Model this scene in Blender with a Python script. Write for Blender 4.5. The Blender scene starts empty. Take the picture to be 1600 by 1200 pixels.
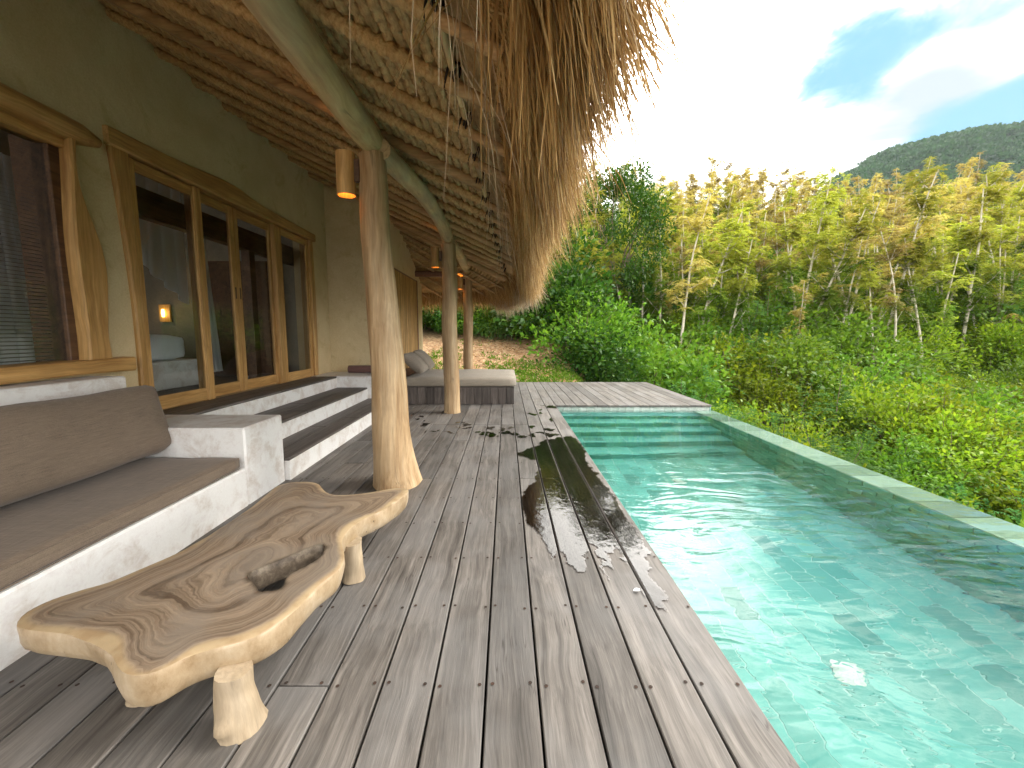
import bpy, math, random
import numpy as np
from mathutils import Vector, geometry as mgeo

R = random.Random(7)
NR = np.random.default_rng(11)
S = bpy.context.scene
COL = S.collection

# ------------------------------------------------------------------ camera
F_PX, CX, CY, CAM_H = 620.0, 791.0, 584.4, 1.3          # measured on the 1600 px photograph
TH = math.atan(64.4 / F_PX)
cam = bpy.data.cameras.new("camera")
cam.sensor_width = 36.0
cam.lens = 36.0 * F_PX / 1600.0
cam.shift_x = 9.0 / 1600.0
cam.shift_y = -15.6 / 1600.0
cam.clip_start = 0.05
cam.clip_end = 3000.0
cam_o = bpy.data.objects.new("camera", cam)
cam_o.location = (0, 0, CAM_H)
cam_o.rotation_euler = (math.pi / 2 - TH, 0, 0)
COL.objects.link(cam_o)
S.camera = cam_o

# ------------------------------------------------------------------ world, sun, exposure
SUN_EL, SUN_AZ = math.radians(42), math.radians(82)      # azimuth from +Y towards +X
W = bpy.data.worlds.new("World")
S.world = W
W.use_nodes = True
S.view_settings.view_transform = 'Standard'
S.view_settings.look = 'None'
S.view_settings.exposure = 1.8
S.view_settings.gamma = 1.0
S.view_settings.use_curve_mapping = False
S.render.engine = 'CYCLES'
S.cycles.use_denoising = True
S.cycles.max_bounces = 9
S.cycles.diffuse_bounces = 4
S.cycles.glossy_bounces = 3
S.cycles.transmission_bounces = 8
S.cycles.volume_bounces = 0
S.cycles.transparent_max_bounces = 16
S.cycles.sample_clamp_indirect = 6.0
S.cycles.caustics_refractive = True
S.cycles.caustics_reflective = False


class NT:
    """small helper round a node tree"""
    def __init__(self, nt):
        self.nt = nt; self.n = nt.nodes; self.l = nt.links

    def new(self, t, **kw):
        nd = self.n.new(t)
        for k, v in kw.items():
            setattr(nd, k, v)
        return nd

    def put(self, sock, v):
        if hasattr(v, 'is_output'):
            self.l.new(v, sock)
        else:
            sock.default_value = v

    def coord(self, kind='Object'):
        return self.new('ShaderNodeTexCoord').outputs[kind]

    def mapv(self, vec, scale=(1, 1, 1), loc=(0, 0, 0), rot=(0, 0, 0)):
        m = self.new('ShaderNodeMapping')
        self.put(m.inputs['Vector'], vec)
        m.inputs['Scale'].default_value = scale
        m.inputs['Rotation'].default_value = rot
        self.put(m.inputs['Location'], loc)
        return m.outputs[0]

    def noise(self, vec, scale=5, detail=4, rough=.55, dist=0, out='Fac'):
        m = self.new('ShaderNodeTexNoise')
        self.put(m.inputs['Vector'], vec)
        m.inputs['Scale'].default_value = scale
        m.inputs['Detail'].default_value = detail
        m.inputs['Roughness'].default_value = rough
        m.inputs['Distortion'].default_value = dist
        return m.outputs[out]

    def voro(self, vec, scale=5, feature='F1', out='Distance'):
        m = self.new('ShaderNodeTexVoronoi', feature=feature)
        self.put(m.inputs['Vector'], vec)
        m.inputs['Scale'].default_value = scale
        return m.outputs[out]

    def ramp(self, fac, stops, interp='LINEAR'):
        m = self.new('ShaderNodeValToRGB')
        self.put(m.inputs[0], fac)
        r = m.color_ramp
        r.interpolation = interp
        while len(r.elements) < len(stops):
            r.elements.new(.5)
        for e, (p, c) in zip(r.elements, stops):
            e.position = p
            e.color = (c, c, c, 1) if isinstance(c, (int, float)) else (*c, 1)
        return m.outputs[0]

    def mix(self, fac, a, b, blend='MIX'):
        m = self.new('ShaderNodeMix', data_type='RGBA', blend_type=blend)
        self.put(m.inputs[0], fac)
        for i, v in ((6, a), (7, b)):
            if isinstance(v, tuple) and len(v) == 3:
                v = (*v, 1)
            self.put(m.inputs[i], v)
        return m.outputs[2]

    def math(self, op, a, b=0.0, c=None, clamp=False):
        m = self.new('ShaderNodeMath', operation=op, use_clamp=clamp)
        self.put(m.inputs[0], a); self.put(m.inputs[1], b)
        if c is not None:
            self.put(m.inputs[2], c)
        return m.outputs[0]

    def vmath(self, op, a, b=None, out=0):
        m = self.new('ShaderNodeVectorMath', operation=op)
        self.put(m.inputs[0], a)
        if b is not None:
            self.put(m.inputs[1], b)
        return m.outputs[out]

    def sep(self, v):
        m = self.new('ShaderNodeSeparateXYZ'); self.put(m.inputs[0], v)
        return m.outputs

    def comb(self, x, y, z):
        m = self.new('ShaderNodeCombineXYZ')
        for i, v in enumerate((x, y, z)):
            self.put(m.inputs[i], v)
        return m.outputs[0]

    def rng(self, v, a, b, c=0., d=1.):
        m = self.new('ShaderNodeMapRange', interpolation_type='SMOOTHSTEP')
        self.put(m.inputs[0], v)
        for i, k in enumerate((a, b, c, d)):
            m.inputs[i + 1].default_value = k
        return m.outputs[0]

    def bump(self, h, strength=.3, dist=.01, normal=None):
        m = self.new('ShaderNodeBump')
        m.inputs['Strength'].default_value = strength
        m.inputs['Distance'].default_value = dist
        self.put(m.inputs['Height'], h)
        if normal is not None:
            self.put(m.inputs['Normal'], normal)
        return m.outputs[0]


# sky: Nishita with broken bright cloud over it
w = NT(W.node_tree)
w.n.clear()
sky = w.new('ShaderNodeTexSky', sky_type='NISHITA', sun_disc=False)
sky.sun_elevation = SUN_EL
sky.sun_rotation = SUN_AZ
sky.air_density = 1.0
sky.dust_density = 2.0
SKY_K = 0.10
d = w.coord('Generated')
sx, sy, sz = w.sep(d)
zz = w.math('ADD', w.math('MAXIMUM', sz, 0.0), 0.22)
p = w.comb(w.math('DIVIDE', sx, zz), w.math('DIVIDE', sy, zz), 0.0)
n1 = w.noise(w.mapv(p, loc=(3.1, 1.7, 0)), 1.15, 7, .58, .35)
n2 = w.noise(w.mapv(p, loc=(8.1, 2.3, 1)), 2.6, 6, .6, .2)


def sky_p(px, py):
    a = (px - CX) / F_PX; b = -(py - CY) / F_PX
    v = Vector((a, math.cos(TH) + b * math.sin(TH), -math.sin(TH) + b * math.cos(TH))).normalized()
    k = max(v.z, 0) + .22
    return (v.x / k, v.y / k, 0)


def blob(px, py, r0, amp):
    dd = w.vmath('DISTANCE', p, sky_p(px, py), out='Value')
    return w.math('MULTIPLY', w.rng(dd, 0.0, r0, 1, 0), amp)


cov = w.math('ADD', w.math('MULTIPLY', n1, .75), w.math('MULTIPLY', n2, .25))
for a in ((1545, 185, .34, -.34), (1355, 120, .26, -.22), (1335, 20, .26, -.16), (1120, 130, .80, .16), (1570, 95, .20, .40), (1455, 105, .14, .30), (1400, 195, .30, .30)):
    cov = w.math('ADD', cov, blob(*a))
cov = w.math('ADD', cov, w.math('MULTIPLY', w.math('SUBTRACT', w.noise(w.mapv(p, (1.6, 1, 1), loc=(4, 9, 2)), 5.5, 6, .65, .5), .5), .28))
cov = w.rng(w.math('SUBTRACT', cov, w.math('ADD', blob(1500, 100, .75, .10), blob(1150, 250, .8, .04))), .27, .56)
shade = w.noise(w.mapv(p, loc=(1.3, 5.2, 4)), 2.3, 6, .62, .4)
for a in ((1480, 130, .13, .34), (1410, 190, .34, .34), (1520, 5, .22, .30), (1270, 68, .07, .2), (1130, 120, .80, -.3), (1440, 85, .10, -.3), (1560, 80, .14, -.3)):
    shade = w.math('ADD', shade, blob(*a))
near_sun = blob(1085, 145, .62, 1.0)
calm = blob(1500, 120, .55, 1.0)
white = w.mix(near_sun, (21, 20, 18.4), (42, 40.5, 38))
white = w.mix(w.math('POWER', calm, .5), white, (3.6, 3.75, 3.9))
ccol = w.mix(w.math('POWER', w.rng(shade, .40, .78), .6), white, (2.2, 2.5, 3.2))
gap = w.mix(.93, sky.outputs[0], (.78, 1.95, 2.95))
csky = w.mix(w.math('POWER', cov, 2.2), gap, ccol)
low = w.rng(sz, -.02, -.2)
csky = w.mix(low, csky, (2.2, 2.6, 1.8))
bg = w.new('ShaderNodeBackground')
w.l.new(csky, bg.inputs[0])
bg.inputs[1].default_value = SKY_K
wo = w.new('ShaderNodeOutputWorld')
w.l.new(bg.outputs[0], wo.inputs[0])

sun = bpy.data.lights.new("sun", 'SUN')
sun.energy = 1.1
sun.angle = math.radians(26)
sun.color = (1.0, .935, .83)
sun_o = bpy.data.objects.new("sun", sun)
sd = Vector((math.cos(SUN_EL) * math.sin(SUN_AZ), math.cos(SUN_EL) * math.cos(SUN_AZ), math.sin(SUN_EL)))
sun_o.rotation_euler = (-sd).to_track_quat('-Z', 'Y').to_euler()
COL.objects.link(sun_o)


# ------------------------------------------------------------------ measuring helpers
def ray(px, py):
    a = (px - CX) / F_PX; b = -(py - CY) / F_PX
    return np.array([a, math.cos(TH) + b * math.sin(TH), -math.sin(TH) + b * math.cos(TH)])


def onz(px, py, z=0.):
    r = ray(px, py)
    return r * ((z - CAM_H) / r[2]) + np.array([0, 0, CAM_H])


# ------------------------------------------------------------------ mesh helpers
class MB:
    def __init__(self):
        self.V = []; self.F = []

    def add(self, V, F):
        o = len(self.V)
        self.V.extend([tuple(v) for v in V])
        self.F.extend([tuple(i + o for i in f) for f in F])
        return self

    def box(self, x0, x1, y0, y1, z0, z1, b=0.004):
        if x0 > x1: x0, x1 = x1, x0
        if y0 > y1: y0, y1 = y1, y0
        if z0 > z1: z0, z1 = z1, z0
        b = min(b, (x1 - x0) * .45, (y1 - y0) * .45, (z1 - z0) * .45)
        lo = (x0, y0, z0); hi = (x1, y1, z1)
        V = []; idx = {}
        for sx in (0, 1):
            for sy in (0, 1):
                for sz in (0, 1):
                    s = (sx, sy, sz)
                    for ax in range(3):
                        c = []
                        for k in range(3):
                            e = hi[k] if s[k] else lo[k]
                            if k != ax:
                                e += -b if s[k] else b
                            c.append(e)
                        idx[(s, ax)] = len(V); V.append(tuple(c))
        F = []
        for ax in range(3):
            u, v = [k for k in range(3) if k != ax]
            for sd_ in (0, 1):
                q = []
                for (a, c) in ((0, 0), (1, 0), (1, 1), (0, 1)):
                    s = [0, 0, 0]; s[ax] = sd_; s[u] = a; s[v] = c
                    q.append(idx[(tuple(s), ax)])
                if (sd_ == 1) != (ax != 1):
                    q.reverse()
                F.append(tuple(q))
        for ax in range(3):
            u, v = [k for k in range(3) if k != ax]
            for a in (0, 1):
                for c in (0, 1):
                    s0 = [0, 0, 0]; s0[u] = a; s0[v] = c
                    s1 = list(s0); s1[ax] = 1
                    F.append((idx[(tuple(s0), u)], idx[(tuple(s1), u)], idx[(tuple(s1), v)], idx[(tuple(s0), v)]))
        for sx in (0, 1):
            for sy in (0, 1):
                for sz in (0, 1):
                    s = (sx, sy, sz)
                    F.append((idx[(s, 0)], idx[(s, 1)], idx[(s, 2)]))
        return self.add(V, F)

    def tube(self, path, radii, n=10, caps=True, wob=None, squash=1.0):
        V, F = tube_np(path, radii, n, wob, squash)
        o = len(self.V)
        self.add(V, F)
        m = len(path)
        if caps:
            self.F.append(tuple(o + i for i in range(n))[::-1])
            self.F.append(tuple(o + (m - 1) * n + i for i in range(n)))
        return self

    def quad(self, a, b, c, d):
        return self.add([a, b, c, d], [(0, 1, 2, 3)])


def tube_np(path, radii, n, wob=None, squash=1.0):
    P = np.asarray(path, float); m = len(P)
    T = np.gradient(P, axis=0)
    T /= np.linalg.norm(T, axis=1)[:, None] + 1e-12
    up = np.array([0, 0, 1.]) if abs(T[0][2]) < .8 else np.array([1., 0, 0])
    A = np.cross(T, up); A /= np.linalg.norm(A, axis=1)[:, None] + 1e-12
    B = np.cross(A, T)
    r = np.broadcast_to(np.asarray(radii, float), (m,))
    th = np.linspace(0, 2 * np.pi, n, endpoint=False)
    rr = r[:, None] * np.ones(n)
    if wob is not None:
        rr = rr * wob(np.arange(m)[:, None] * 1.0, th[None, :])
    V = P[:, None, :] + rr[..., None] * (np.cos(th)[None, :, None] * A[:, None, :] + squash * np.sin(th)[None, :, None] * B[:, None, :])
    i = np.arange(m - 1)[:, None] * n; j = np.arange(n)[None, :]; k = (j + 1) % n
    F = np.stack([i + j, i + k, i + n + k, i + n + j], -1).reshape(-1, 4)
    return V.reshape(-1, 3), F.tolist()


WO = {}          # world origin of every object built


def fast_mesh(name, V, F):
    V = np.asarray(V, np.float32); F = np.asarray(F, np.int32)
    me = bpy.data.meshes.new(name)
    k = F.shape[1]
    me.vertices.add(len(V)); me.vertices.foreach_set('co', V.ravel())
    me.loops.add(F.size); me.loops.foreach_set('vertex_index', F.ravel())
    me.polygons.add(len(F))
    me.polygons.foreach_set('loop_start', np.arange(0, F.size, k, dtype=np.int32))
    me.polygons.foreach_set('loop_total', np.full(len(F), k, np.int32))
    me.update(calc_edges=True)
    return me


def prop(o, label=None, cat=None, group=None, kind=None):
    for k, v in (('label', label), ('category', cat), ('group', group), ('kind', kind)):
        if v: o[k] = v
    return o


def link(name, me, mat=None, parent=None, origin=None):
    """link a mesh whose vertices are local to origin"""
    o = bpy.data.objects.new(name, me)
    if mat is not None:
        for mm in (mat if isinstance(mat, (list, tuple)) else (mat,)):
            me.materials.append(mm)
    COL.objects.link(o)
    origin = np.array(origin, float)
    WO[o.name] = origin
    if parent is not None:
        o.parent = parent
        o.location = origin - WO[parent.name]
    else:
        o.location = origin
    return o


def build(name, mb, mat, parent=None, origin=None, smooth=False, sharp=None):
    if isinstance(mb, MB):
        V = np.array(mb.V, float); F = mb.F
    else:
        V, F = np.asarray(mb[0], float), mb[1]
    if origin is None:
        if parent is not None and not smooth == 'own':
            origin = WO[parent.name] if len(V) == 0 else V.mean(0)
        else:
            c = V.mean(0); origin = np.array([c[0], c[1], V[:, 2].min()])
    origin = np.array(origin, float)
    V = V - origin
    if isinstance(F, np.ndarray):
        me = fast_mesh(name, V, F)
    else:
        me = bpy.data.meshes.new(name)
        me.from_pydata([tuple(v) for v in V], [], F)
        me.update()
    if smooth:
        me.polygons.foreach_set('use_smooth', np.ones(len(me.polygons), bool))
        if sharp:
            me.set_sharp_from_angle(angle=math.radians(sharp))
    return link(name, me, mat, parent, origin)


def empty(name, loc, label=None, cat=None, group=None, kind=None, parent=None):
    o = bpy.data.objects.new(name, None)
    o.empty_display_size = .1
    COL.objects.link(o)
    loc = np.array(loc, float)
    WO[o.name] = loc
    if parent is not None:
        o.parent = parent; o.location = loc - WO[parent.name]
    else:
        o.location = loc
    return prop(o, label, cat, group, kind)


def snoise(x, seed=0, oct=4, f=1.0):
    """cheap smooth 1-D noise in -1..1"""
    r = np.random.default_rng(seed)
    x = np.asarray(x, float); y = np.zeros_like(x); a = 1.0; tot = 0
    for k in range(oct):
        y = y + a * (np.sin(x * f * r.uniform(.8, 1.2) + r.uniform(0, 6.28)) + np.sin(x * f * 1.63 * r.uniform(.8, 1.2) + r.uniform(0, 6.28))) * .5
        tot += a; a *= .55; f *= 2.03
    return y / tot


def snoise2(x, y, seed=0, oct=5, f=1.0):
    r = np.random.default_rng(seed)
    out = np.zeros(np.broadcast(x, y).shape); a = 1.0; tot = 0
    for k in range(oct):
        for _ in range(3):
            an = r.uniform(0, 6.28); ff = f * r.uniform(.7, 1.3)
            out += a / 3 * np.sin(ff * (x * math.cos(an) + y * math.sin(an)) + r.uniform(0, 6.28))
        tot += a * .6; a *= .55; f *= 1.97
    return out / tot


def smst(x, a, b):
    t = np.clip((np.asarray(x, float) - a) / (b - a), 0, 1)
    return t * t * (3 - 2 * t)


# ------------------------------------------------------------------ materials
def material(name):
    m = bpy.data.materials.new(name)
    m.use_nodes = True
    t = NT(m.node_tree)
    t.n.clear()
    out = t.new('ShaderNodeOutputMaterial')
    b = t.new('ShaderNodeBsdfPrincipled')
    t.l.new(b.outputs[0], out.inputs[0])
    return m, t, b, out


def objrand(t):
    return t.new('ShaderNodeObjectInfo').outputs['Random']


def rnd_vec(t, kind='Object', amp=37.0):
    v = t.coord(kind)
    r = t.math('MULTIPLY', objrand(t), amp)
    return t.vmath('ADD', v, t.comb(r, t.math('MULTIPLY', r, 1.7), r))


def wood(name, dark, mid, light, axis='Y', grain=22, along=1.1, rough=.62, tint=.25, grey=None, bstr=.35, crack=True):
    m, t, b, o = material(name)
    v = rnd_vec(t)
    ax = 'XYZ'.index(axis)
    sc = [grain] * 3; sc[ax] = along
    sc2 = [grain * 4.2] * 3; sc2[ax] = along * 2.4
    warp = t.noise(v, 1.6, 2, out='Color')
    v2 = t.vmath('ADD', v, t.vmath('MULTIPLY', t.vmath('SUBTRACT', warp, (.5, .5, .5)), (.10, .10, .10)))
    g1 = t.noise(t.mapv(v2, sc), 1.0, 6, .6, .5)
    g2 = t.noise(t.mapv(v2, sc2), 1.0, 4, .65)
    c = t.ramp(g1, [(.25, dark), (.5, mid), (.75, light)])
    c = t.mix(.42, c, t.ramp(g2, [(.3, .22), (.5, .5), (.7, .80)]), 'OVERLAY')
    blot = t.noise(v, 2.6, 5, .6)
    c = t.mix(t.math('MULTIPLY', t.rng(blot, .4, .7), .55), c, t.mix(.5, c, dark))
    if grey:
        c = t.mix(t.math('MULTIPLY', t.rng(t.noise(v, 1.7, 4), .42, .62), .6), c, t.mix(.7, c, grey))
    r = objrand(t)
    c = t.mix(1.0, c, t.ramp(r, [(0, 1 - tint), (.5, 1.0), (1, 1 + tint * .6)]), 'MULTIPLY')
    if crack:
        sc3 = [grain * .9] * 3; sc3[ax] = along * .45
        ck = t.noise(t.mapv(v2, sc3, loc=(5, 3, 9)), 1.0, 3, .5)
        line = t.ramp(ck, [(.487, 0.), (.5, 1.), (.513, 0.)])
        line = t.math('MULTIPLY', line, t.rng(t.noise(v, 2.1, 2), .52, .66))
        c = t.mix(t.math('MULTIPLY', line, .75), c, t.mix(.85, c, (.02, .015, .012)))
    t.l.new(c, b.inputs['Base Color'])
    b.inputs['Roughness'].default_value = rough
    b.inputs['Specular IOR Level'].default_value = .35
    t.l.new(t.bump(t.math('ADD', g2, g1), bstr, .004), b.inputs['Normal'])
    return m


def blotchy(name, base, patch, scale=2.2, lo=.42, hi=.62, fine=.3, rough=.85, bscale=14, bstr=.25, third=None, spec=.25):
    m, t, b, o = material(name)
    v = rnd_vec(t)
    n = t.noise(v, scale, 8, .68, .4)
    c = t.mix(t.rng(n, lo, hi), base, patch)
    if third:
        c = t.mix(t.rng(t.noise(t.mapv(v, loc=(3, 8, 1)), scale * 2.3, 7, .7, .6), .52, .68), c, third)
    f = t.noise(v, 70, 4, .7)
    c = t.mix(fine, c, t.ramp(f, [(.3, .25), (.7, .75)]), 'OVERLAY')
    t.l.new(c, b.inputs['Base Color'])
    b.inputs['Roughness'].default_value = rough
    b.inputs['Specular IOR Level'].default_value = spec
    h = t.math('ADD', t.math('MULTIPLY', t.noise(v, bscale, 6, .6), 1.0), t.math('MULTIPLY', f, .25))
    t.l.new(t.bump(h, bstr, .02), b.inputs['Normal'])
    return m


M = {}
M['deck'] = wood('weathered_deck_wood', (.048, .042, .037), (.128, .114, .102), (.225, .202, .182), 'Y', 26, 1.2, .6, .28, grey=(.18, .175, .172))
M['board_dark'] = wood('dark_step_wood', (.05, .042, .038), (.10, .085, .077), (.16, .14, .13), 'Y', 26, 1.2, .5, .2)
M['board_up'] = wood('dark_side_board_wood', (.04, .032, .028), (.09, .073, .064), (.165, .142, .125), 'Z', 26, 1.5, .6, .6)
M['teak'] = wood('teak_wood', (.26, .125, .035), (.44, .25, .085), (.56, .35, .14), 'Z', 16, .9, .5, .12, bstr=.15, crack=False)
M['teak_y'] = wood('teak_wood_across', (.26, .125, .035), (.44, .25, .085), (.56, .35, .14), 'Y', 16, .9, .5, .12, bstr=.15, crack=False)
M['inner_wood'] = wood('dark_indoor_wood', (.05, .025, .012), (.10, .05, .025), (.16, .085, .04), 'Y', 12, .8, .5, .1)
M['log'] = wood('peeled_log_wood', (.22, .125, .055), (.40, .275, .15), (.53, .41, .26), 'Z', 13, .8, .6, .1, bstr=.4)
M['beam'] = wood('pale_beam_wood', (.32, .205, .085), (.60, .435, .215), (.70, .54, .30), 'Y', 7, .9, .7, .1, grey=(.34, .29, .21))
M['bamboo'] = wood('bamboo_pole', (.24, .14, .06), (.40, .25, .115), (.52, .36, .19), 'X', 16, .8, .5, .2, crack=False)
M['bamboo_door'] = wood('bamboo_slat', (.30, .17, .06), (.50, .30, .115), (.62, .41, .18), 'Z', 18, .9, .45, .3, crack=False)
M['headboard'] = wood('reddish_board_wood', (.09, .04, .025), (.17, .08, .05), (.24, .13, .085), 'Y', 16, 1, .5, .1)
M['plaster'] = blotchy('white_polished_plaster', (.76, .75, .735), (.60, .55, .51), 5.0, .45, .64, .2, .5, 10, .12, third=(.70, .67, .66), spec=.45)
M['mud'] = blotchy('ochre_mud_render', (.55, .435, .255), (.62, .51, .315), 1.3, .35, .65, .22, .95, 9, .35, third=(.50, .39, .22))
M['nail'] = blotchy('rusty_nail', (.035, .025, .02), (.06, .035, .025), 30)
M['black'] = blotchy('black_cord', (.015, .013, .012), (.03, .025, .02), 30)


def fabric(name, col, scale=280, amp=.5):
    m, t, b, o = material(name)
    v = rnd_vec(t)
    x, y, z = t.sep(v)
    wv = []
    for vec in (t.mapv(v, (scale, 9, scale)), t.mapv(v, (9, scale, scale))):
        wv.append(t.noise(vec, 1.0, 2, .6))
    weave = t.math('ADD', t.math('MULTIPLY', wv[0], .5), t.math('MULTIPLY', wv[1], .5))
    c = t.mix(amp, (*col, 1), t.ramp(weave, [(.35, .2), (.65, .8)]), 'OVERLAY')
    c = t.mix(t.math('MULTIPLY', t.rng(t.noise(v, 3, 4), .4, .7), .25), c, tuple(k * 1.35 for k in col))
    t.l.new(c, b.inputs['Base Color'])
    b.inputs['Roughness'].default_value = .95
    b.inputs['Specular IOR Level'].default_value = .15
    b.inputs['Sheen Weight'].default_value = .12
    t.l.new(t.bump(t.math('ADD', weave, t.math('MULTIPLY', t.noise(v, 6, 3), 3.0)), .25, .004), b.inputs['Normal'])
    return m


M['brown_fabric'] = fabric('brown_linen', (.175, .133, .098))
M['grey_fabric'] = fabric('grey_beige_canvas', (.27, .235, .19))
M['pillow_fabric'] = fabric('taupe_canvas', (.25, .215, .175))
M['white_cloth'] = fabric('white_cotton', (.75, .77, .8), amp=.1)
M['mat_fabric'] = fabric('mauve_mat_fabric', (.14, .075, .065))


def thatch_mat(name, dark, mid, light, tip=None, pos_noise=True):
    m, t, b, o = material(name)
    g = t.new('ShaderNodeNewGeometry')
    ri = g.outputs['Random Per Island']
    c = t.ramp(ri, [(0, dark), (.45, mid), (1, light)])
    n = t.noise(t.coord('Object'), 3.0, 4, .6)
    c = t.mix(t.math('MULTIPLY', t.rng(n, .4, .65), .45), c, t.mix(.6, c, dark))
    t.l.new(c, b.inputs['Base Color'])
    b.inputs['Roughness'].default_value = .7
    b.inputs['Specular IOR Level'].default_value = .25
    tr = t.new('ShaderNodeBsdfTranslucent')
    t.l.new(c, tr.inputs[0])
    mx = t.new('ShaderNodeMixShader'); mx.inputs[0].default_value = .22
    t.l.new(b.outputs[0], mx.inputs[1]); t.l.new(tr.outputs[0], mx.inputs[2])
    t.l.new(mx.outputs[0], o.inputs[0])
    return m


M['fringe'] = thatch_mat('dry_thatch_grass', (.22, .115, .035), (.46, .28, .105), (.70, .50, .245))
M['fringe_pale'] = thatch_mat('pale_thatch_grass', (.36, .26, .16), (.52, .41, .28), (.66, .56, .42))  # paler strands, mostly in the upper eave layers


def braid_mat(name, dark, mid, light):
    m, t, b, o = material(name)
    v = rnd_vec(t)
    n = t.noise(t.mapv(v, (60, 14, 60)), 1.0, 4, .65)
    c = t.ramp(n, [(.28, dark), (.52, mid), (.75, light)])
    c = t.mix(t.math('MULTIPLY', t.rng(t.noise(v, 1.6, 4), .4, .66), .4), c, dark)
    t.l.new(c, b.inputs['Base Color'])
    b.inputs['Roughness'].default_value = .75
    t.l.new(t.bump(t.noise(t.mapv(v, (160, 60, 160)), 1.0, 3, .6), .5, .006), b.inputs['Normal'])
    return m


M['braid'] = braid_mat('braided_thatch', (.24, .145, .055), (.46, .31, .14), (.60, .44, .22))
M['wrap'] = braid_mat('thatch_wrapped_pole', (.27, .16, .06), (.48, .32, .14), (.60, .43, .22))

# weathered pool tile (green sukabumi stone)
def tile_mat(name, a, bcol, c3, per='island'):
    m, t, b, o = material(name)
    if per == 'island':
        r = t.new('ShaderNodeNewGeometry').outputs['Random Per Island']
    else:
        r = objrand(t)
    c = t.ramp(r, [(0, a), (.45, bcol), (.85, c3), (1, tuple(k * .72 for k in a))])
    v = rnd_vec(t)
    n = t.noise(v, 9, 6, .65)
    c = t.mix(t.math('MULTIPLY', t.rng(n, .4, .7), .45), c, t.mix(.5, c, a))
    t.l.new(c, b.inputs['Base Color'])
    b.inputs['Roughness'].default_value = .55
    return m


T1, T2, T3 = (.07, .27, .235), (.10, .345, .305), (.14, .40, .36)
M['tile'] = tile_mat('green_stone_tile', T1, T2, T3, 'obj')
M['tile_far'] = tile_mat('green_stone_tile_joined', T1, T2, T3, 'island')
M['tile_wall'] = tile_mat('green_wall_tile', (.08, .25, .17), (.12, .32, .23), (.18, .40, .30), 'island')
M['cap_tile'] = tile_mat('weathered_edge_tile', (.15, .22, .16), (.23, .31, .235), (.34, .41, .33), 'obj')
M['grout'] = blotchy('pale_grout', (.26, .44, .40), (.18, .35, .32), 8)
M['skim'] = blotchy('pale_scaled_tile', (.42, .46, .42), (.58, .60, .57), 6, third=(.25, .33, .28))


def water_mat():
    m, t, b, o = material('pool_water')
    t.n.remove(b)
    v = t.coord('Object')
    x, y, z = t.sep(v)
    amp = t.math('MULTIPLY', t.rng(y, 5.2, 3.6, .03, 1.0), t.rng(t.noise(v, .7, 2), .3, .7, .45, 1.1))
    vw = t.vmath('ADD', v, t.vmath('MULTIPLY', t.noise(v, 1.1, 2, out='Color'), (.7, .35, 0)))
    h1 = t.noise(t.mapv(vw, (1.0, 2.6, 1), rot=(0, 0, .18)), 2.4, 2, .45, .4)
    h2 = t.noise(t.mapv(vw, (1.0, 2.0, 1), rot=(0, 0, -.35)), 6.5, 2, .5, .3)
    h3 = t.noise(t.mapv(vw, (1.0, 1.7, 1), rot=(0, 0, .5)), 17, 1, .5)
    h = t.math('ADD', t.math('MULTIPLY', h1, 1.0), t.math('ADD', t.math('MULTIPLY', h2, .26), t.math('MULTIPLY', h3, .035)))
    h = t.math('MULTIPLY', h, amp)
    nb = t.bump(h, 1.0, .019)
    gl = t.new('ShaderNodeBsdfGlass')
    gl.inputs['Color'].default_value = (.90, 1.0, .985, 1)
    gl.inputs['Roughness'].default_value = 0.0
    gl.inputs['IOR'].default_value = 1.33
    t.l.new(nb, gl.inputs['Normal'])
    t.l.new(gl.outputs[0], o.inputs[0])
    return m


M['water'] = water_mat()


def glass_mat(name, tint=(.86, .9, .88), ior=1.5, k=1.0):
    m, t, b, o = material(name)
    t.n.remove(b)
    tr = t.new('ShaderNodeBsdfTransparent'); tr.inputs[0].default_value = (*tint, 1)
    g = t.new('ShaderNodeBsdfGlossy'); g.inputs['Roughness'].default_value = .0
    fr = t.new('ShaderNodeFresnel'); fr.inputs['IOR'].default_value = ior
    mx = t.new('ShaderNodeMixShader')
    t.l.new(t.math('MULTIPLY', fr.outputs[0], k, clamp=True), mx.inputs[0])
    t.l.new(tr.outputs[0], mx.inputs[1]); t.l.new(g.outputs[0], mx.inputs[2])
    t.l.new(mx.outputs[0], o.inputs[0])
    return m


M['glass'] = glass_mat('window_glass')


def puddle_mat():
    m, t, b, o = material('puddle_water')
    t.n.remove(b)
    tr = t.new('ShaderNodeBsdfTransparent'); tr.inputs[0].default_value = (.36, .33, .31, 1)
    g = t.new('ShaderNodeBsdfGlossy'); g.inputs['Roughness'].default_value = .02
    v = t.coord('Object')
    nb = t.bump(t.noise(t.mapv(v, (1.4, 1, 1)), 16, 3, .5), .25, .004)
    t.l.new(nb, g.inputs['Normal'])
    fr = t.new('ShaderNodeFresnel'); fr.inputs['IOR'].default_value = 1.45
    t.l.new(nb, fr.inputs['Normal'])
    mx = t.new('ShaderNodeMixShader')
    t.l.new(fr.outputs[0], mx.inputs[0])
    t.l.new(tr.outputs[0], mx.inputs[1]); t.l.new(g.outputs[0], mx.inputs[2])
    t.l.new(mx.outputs[0], o.inputs[0])
    return m


M['puddle'] = puddle_mat()


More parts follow.
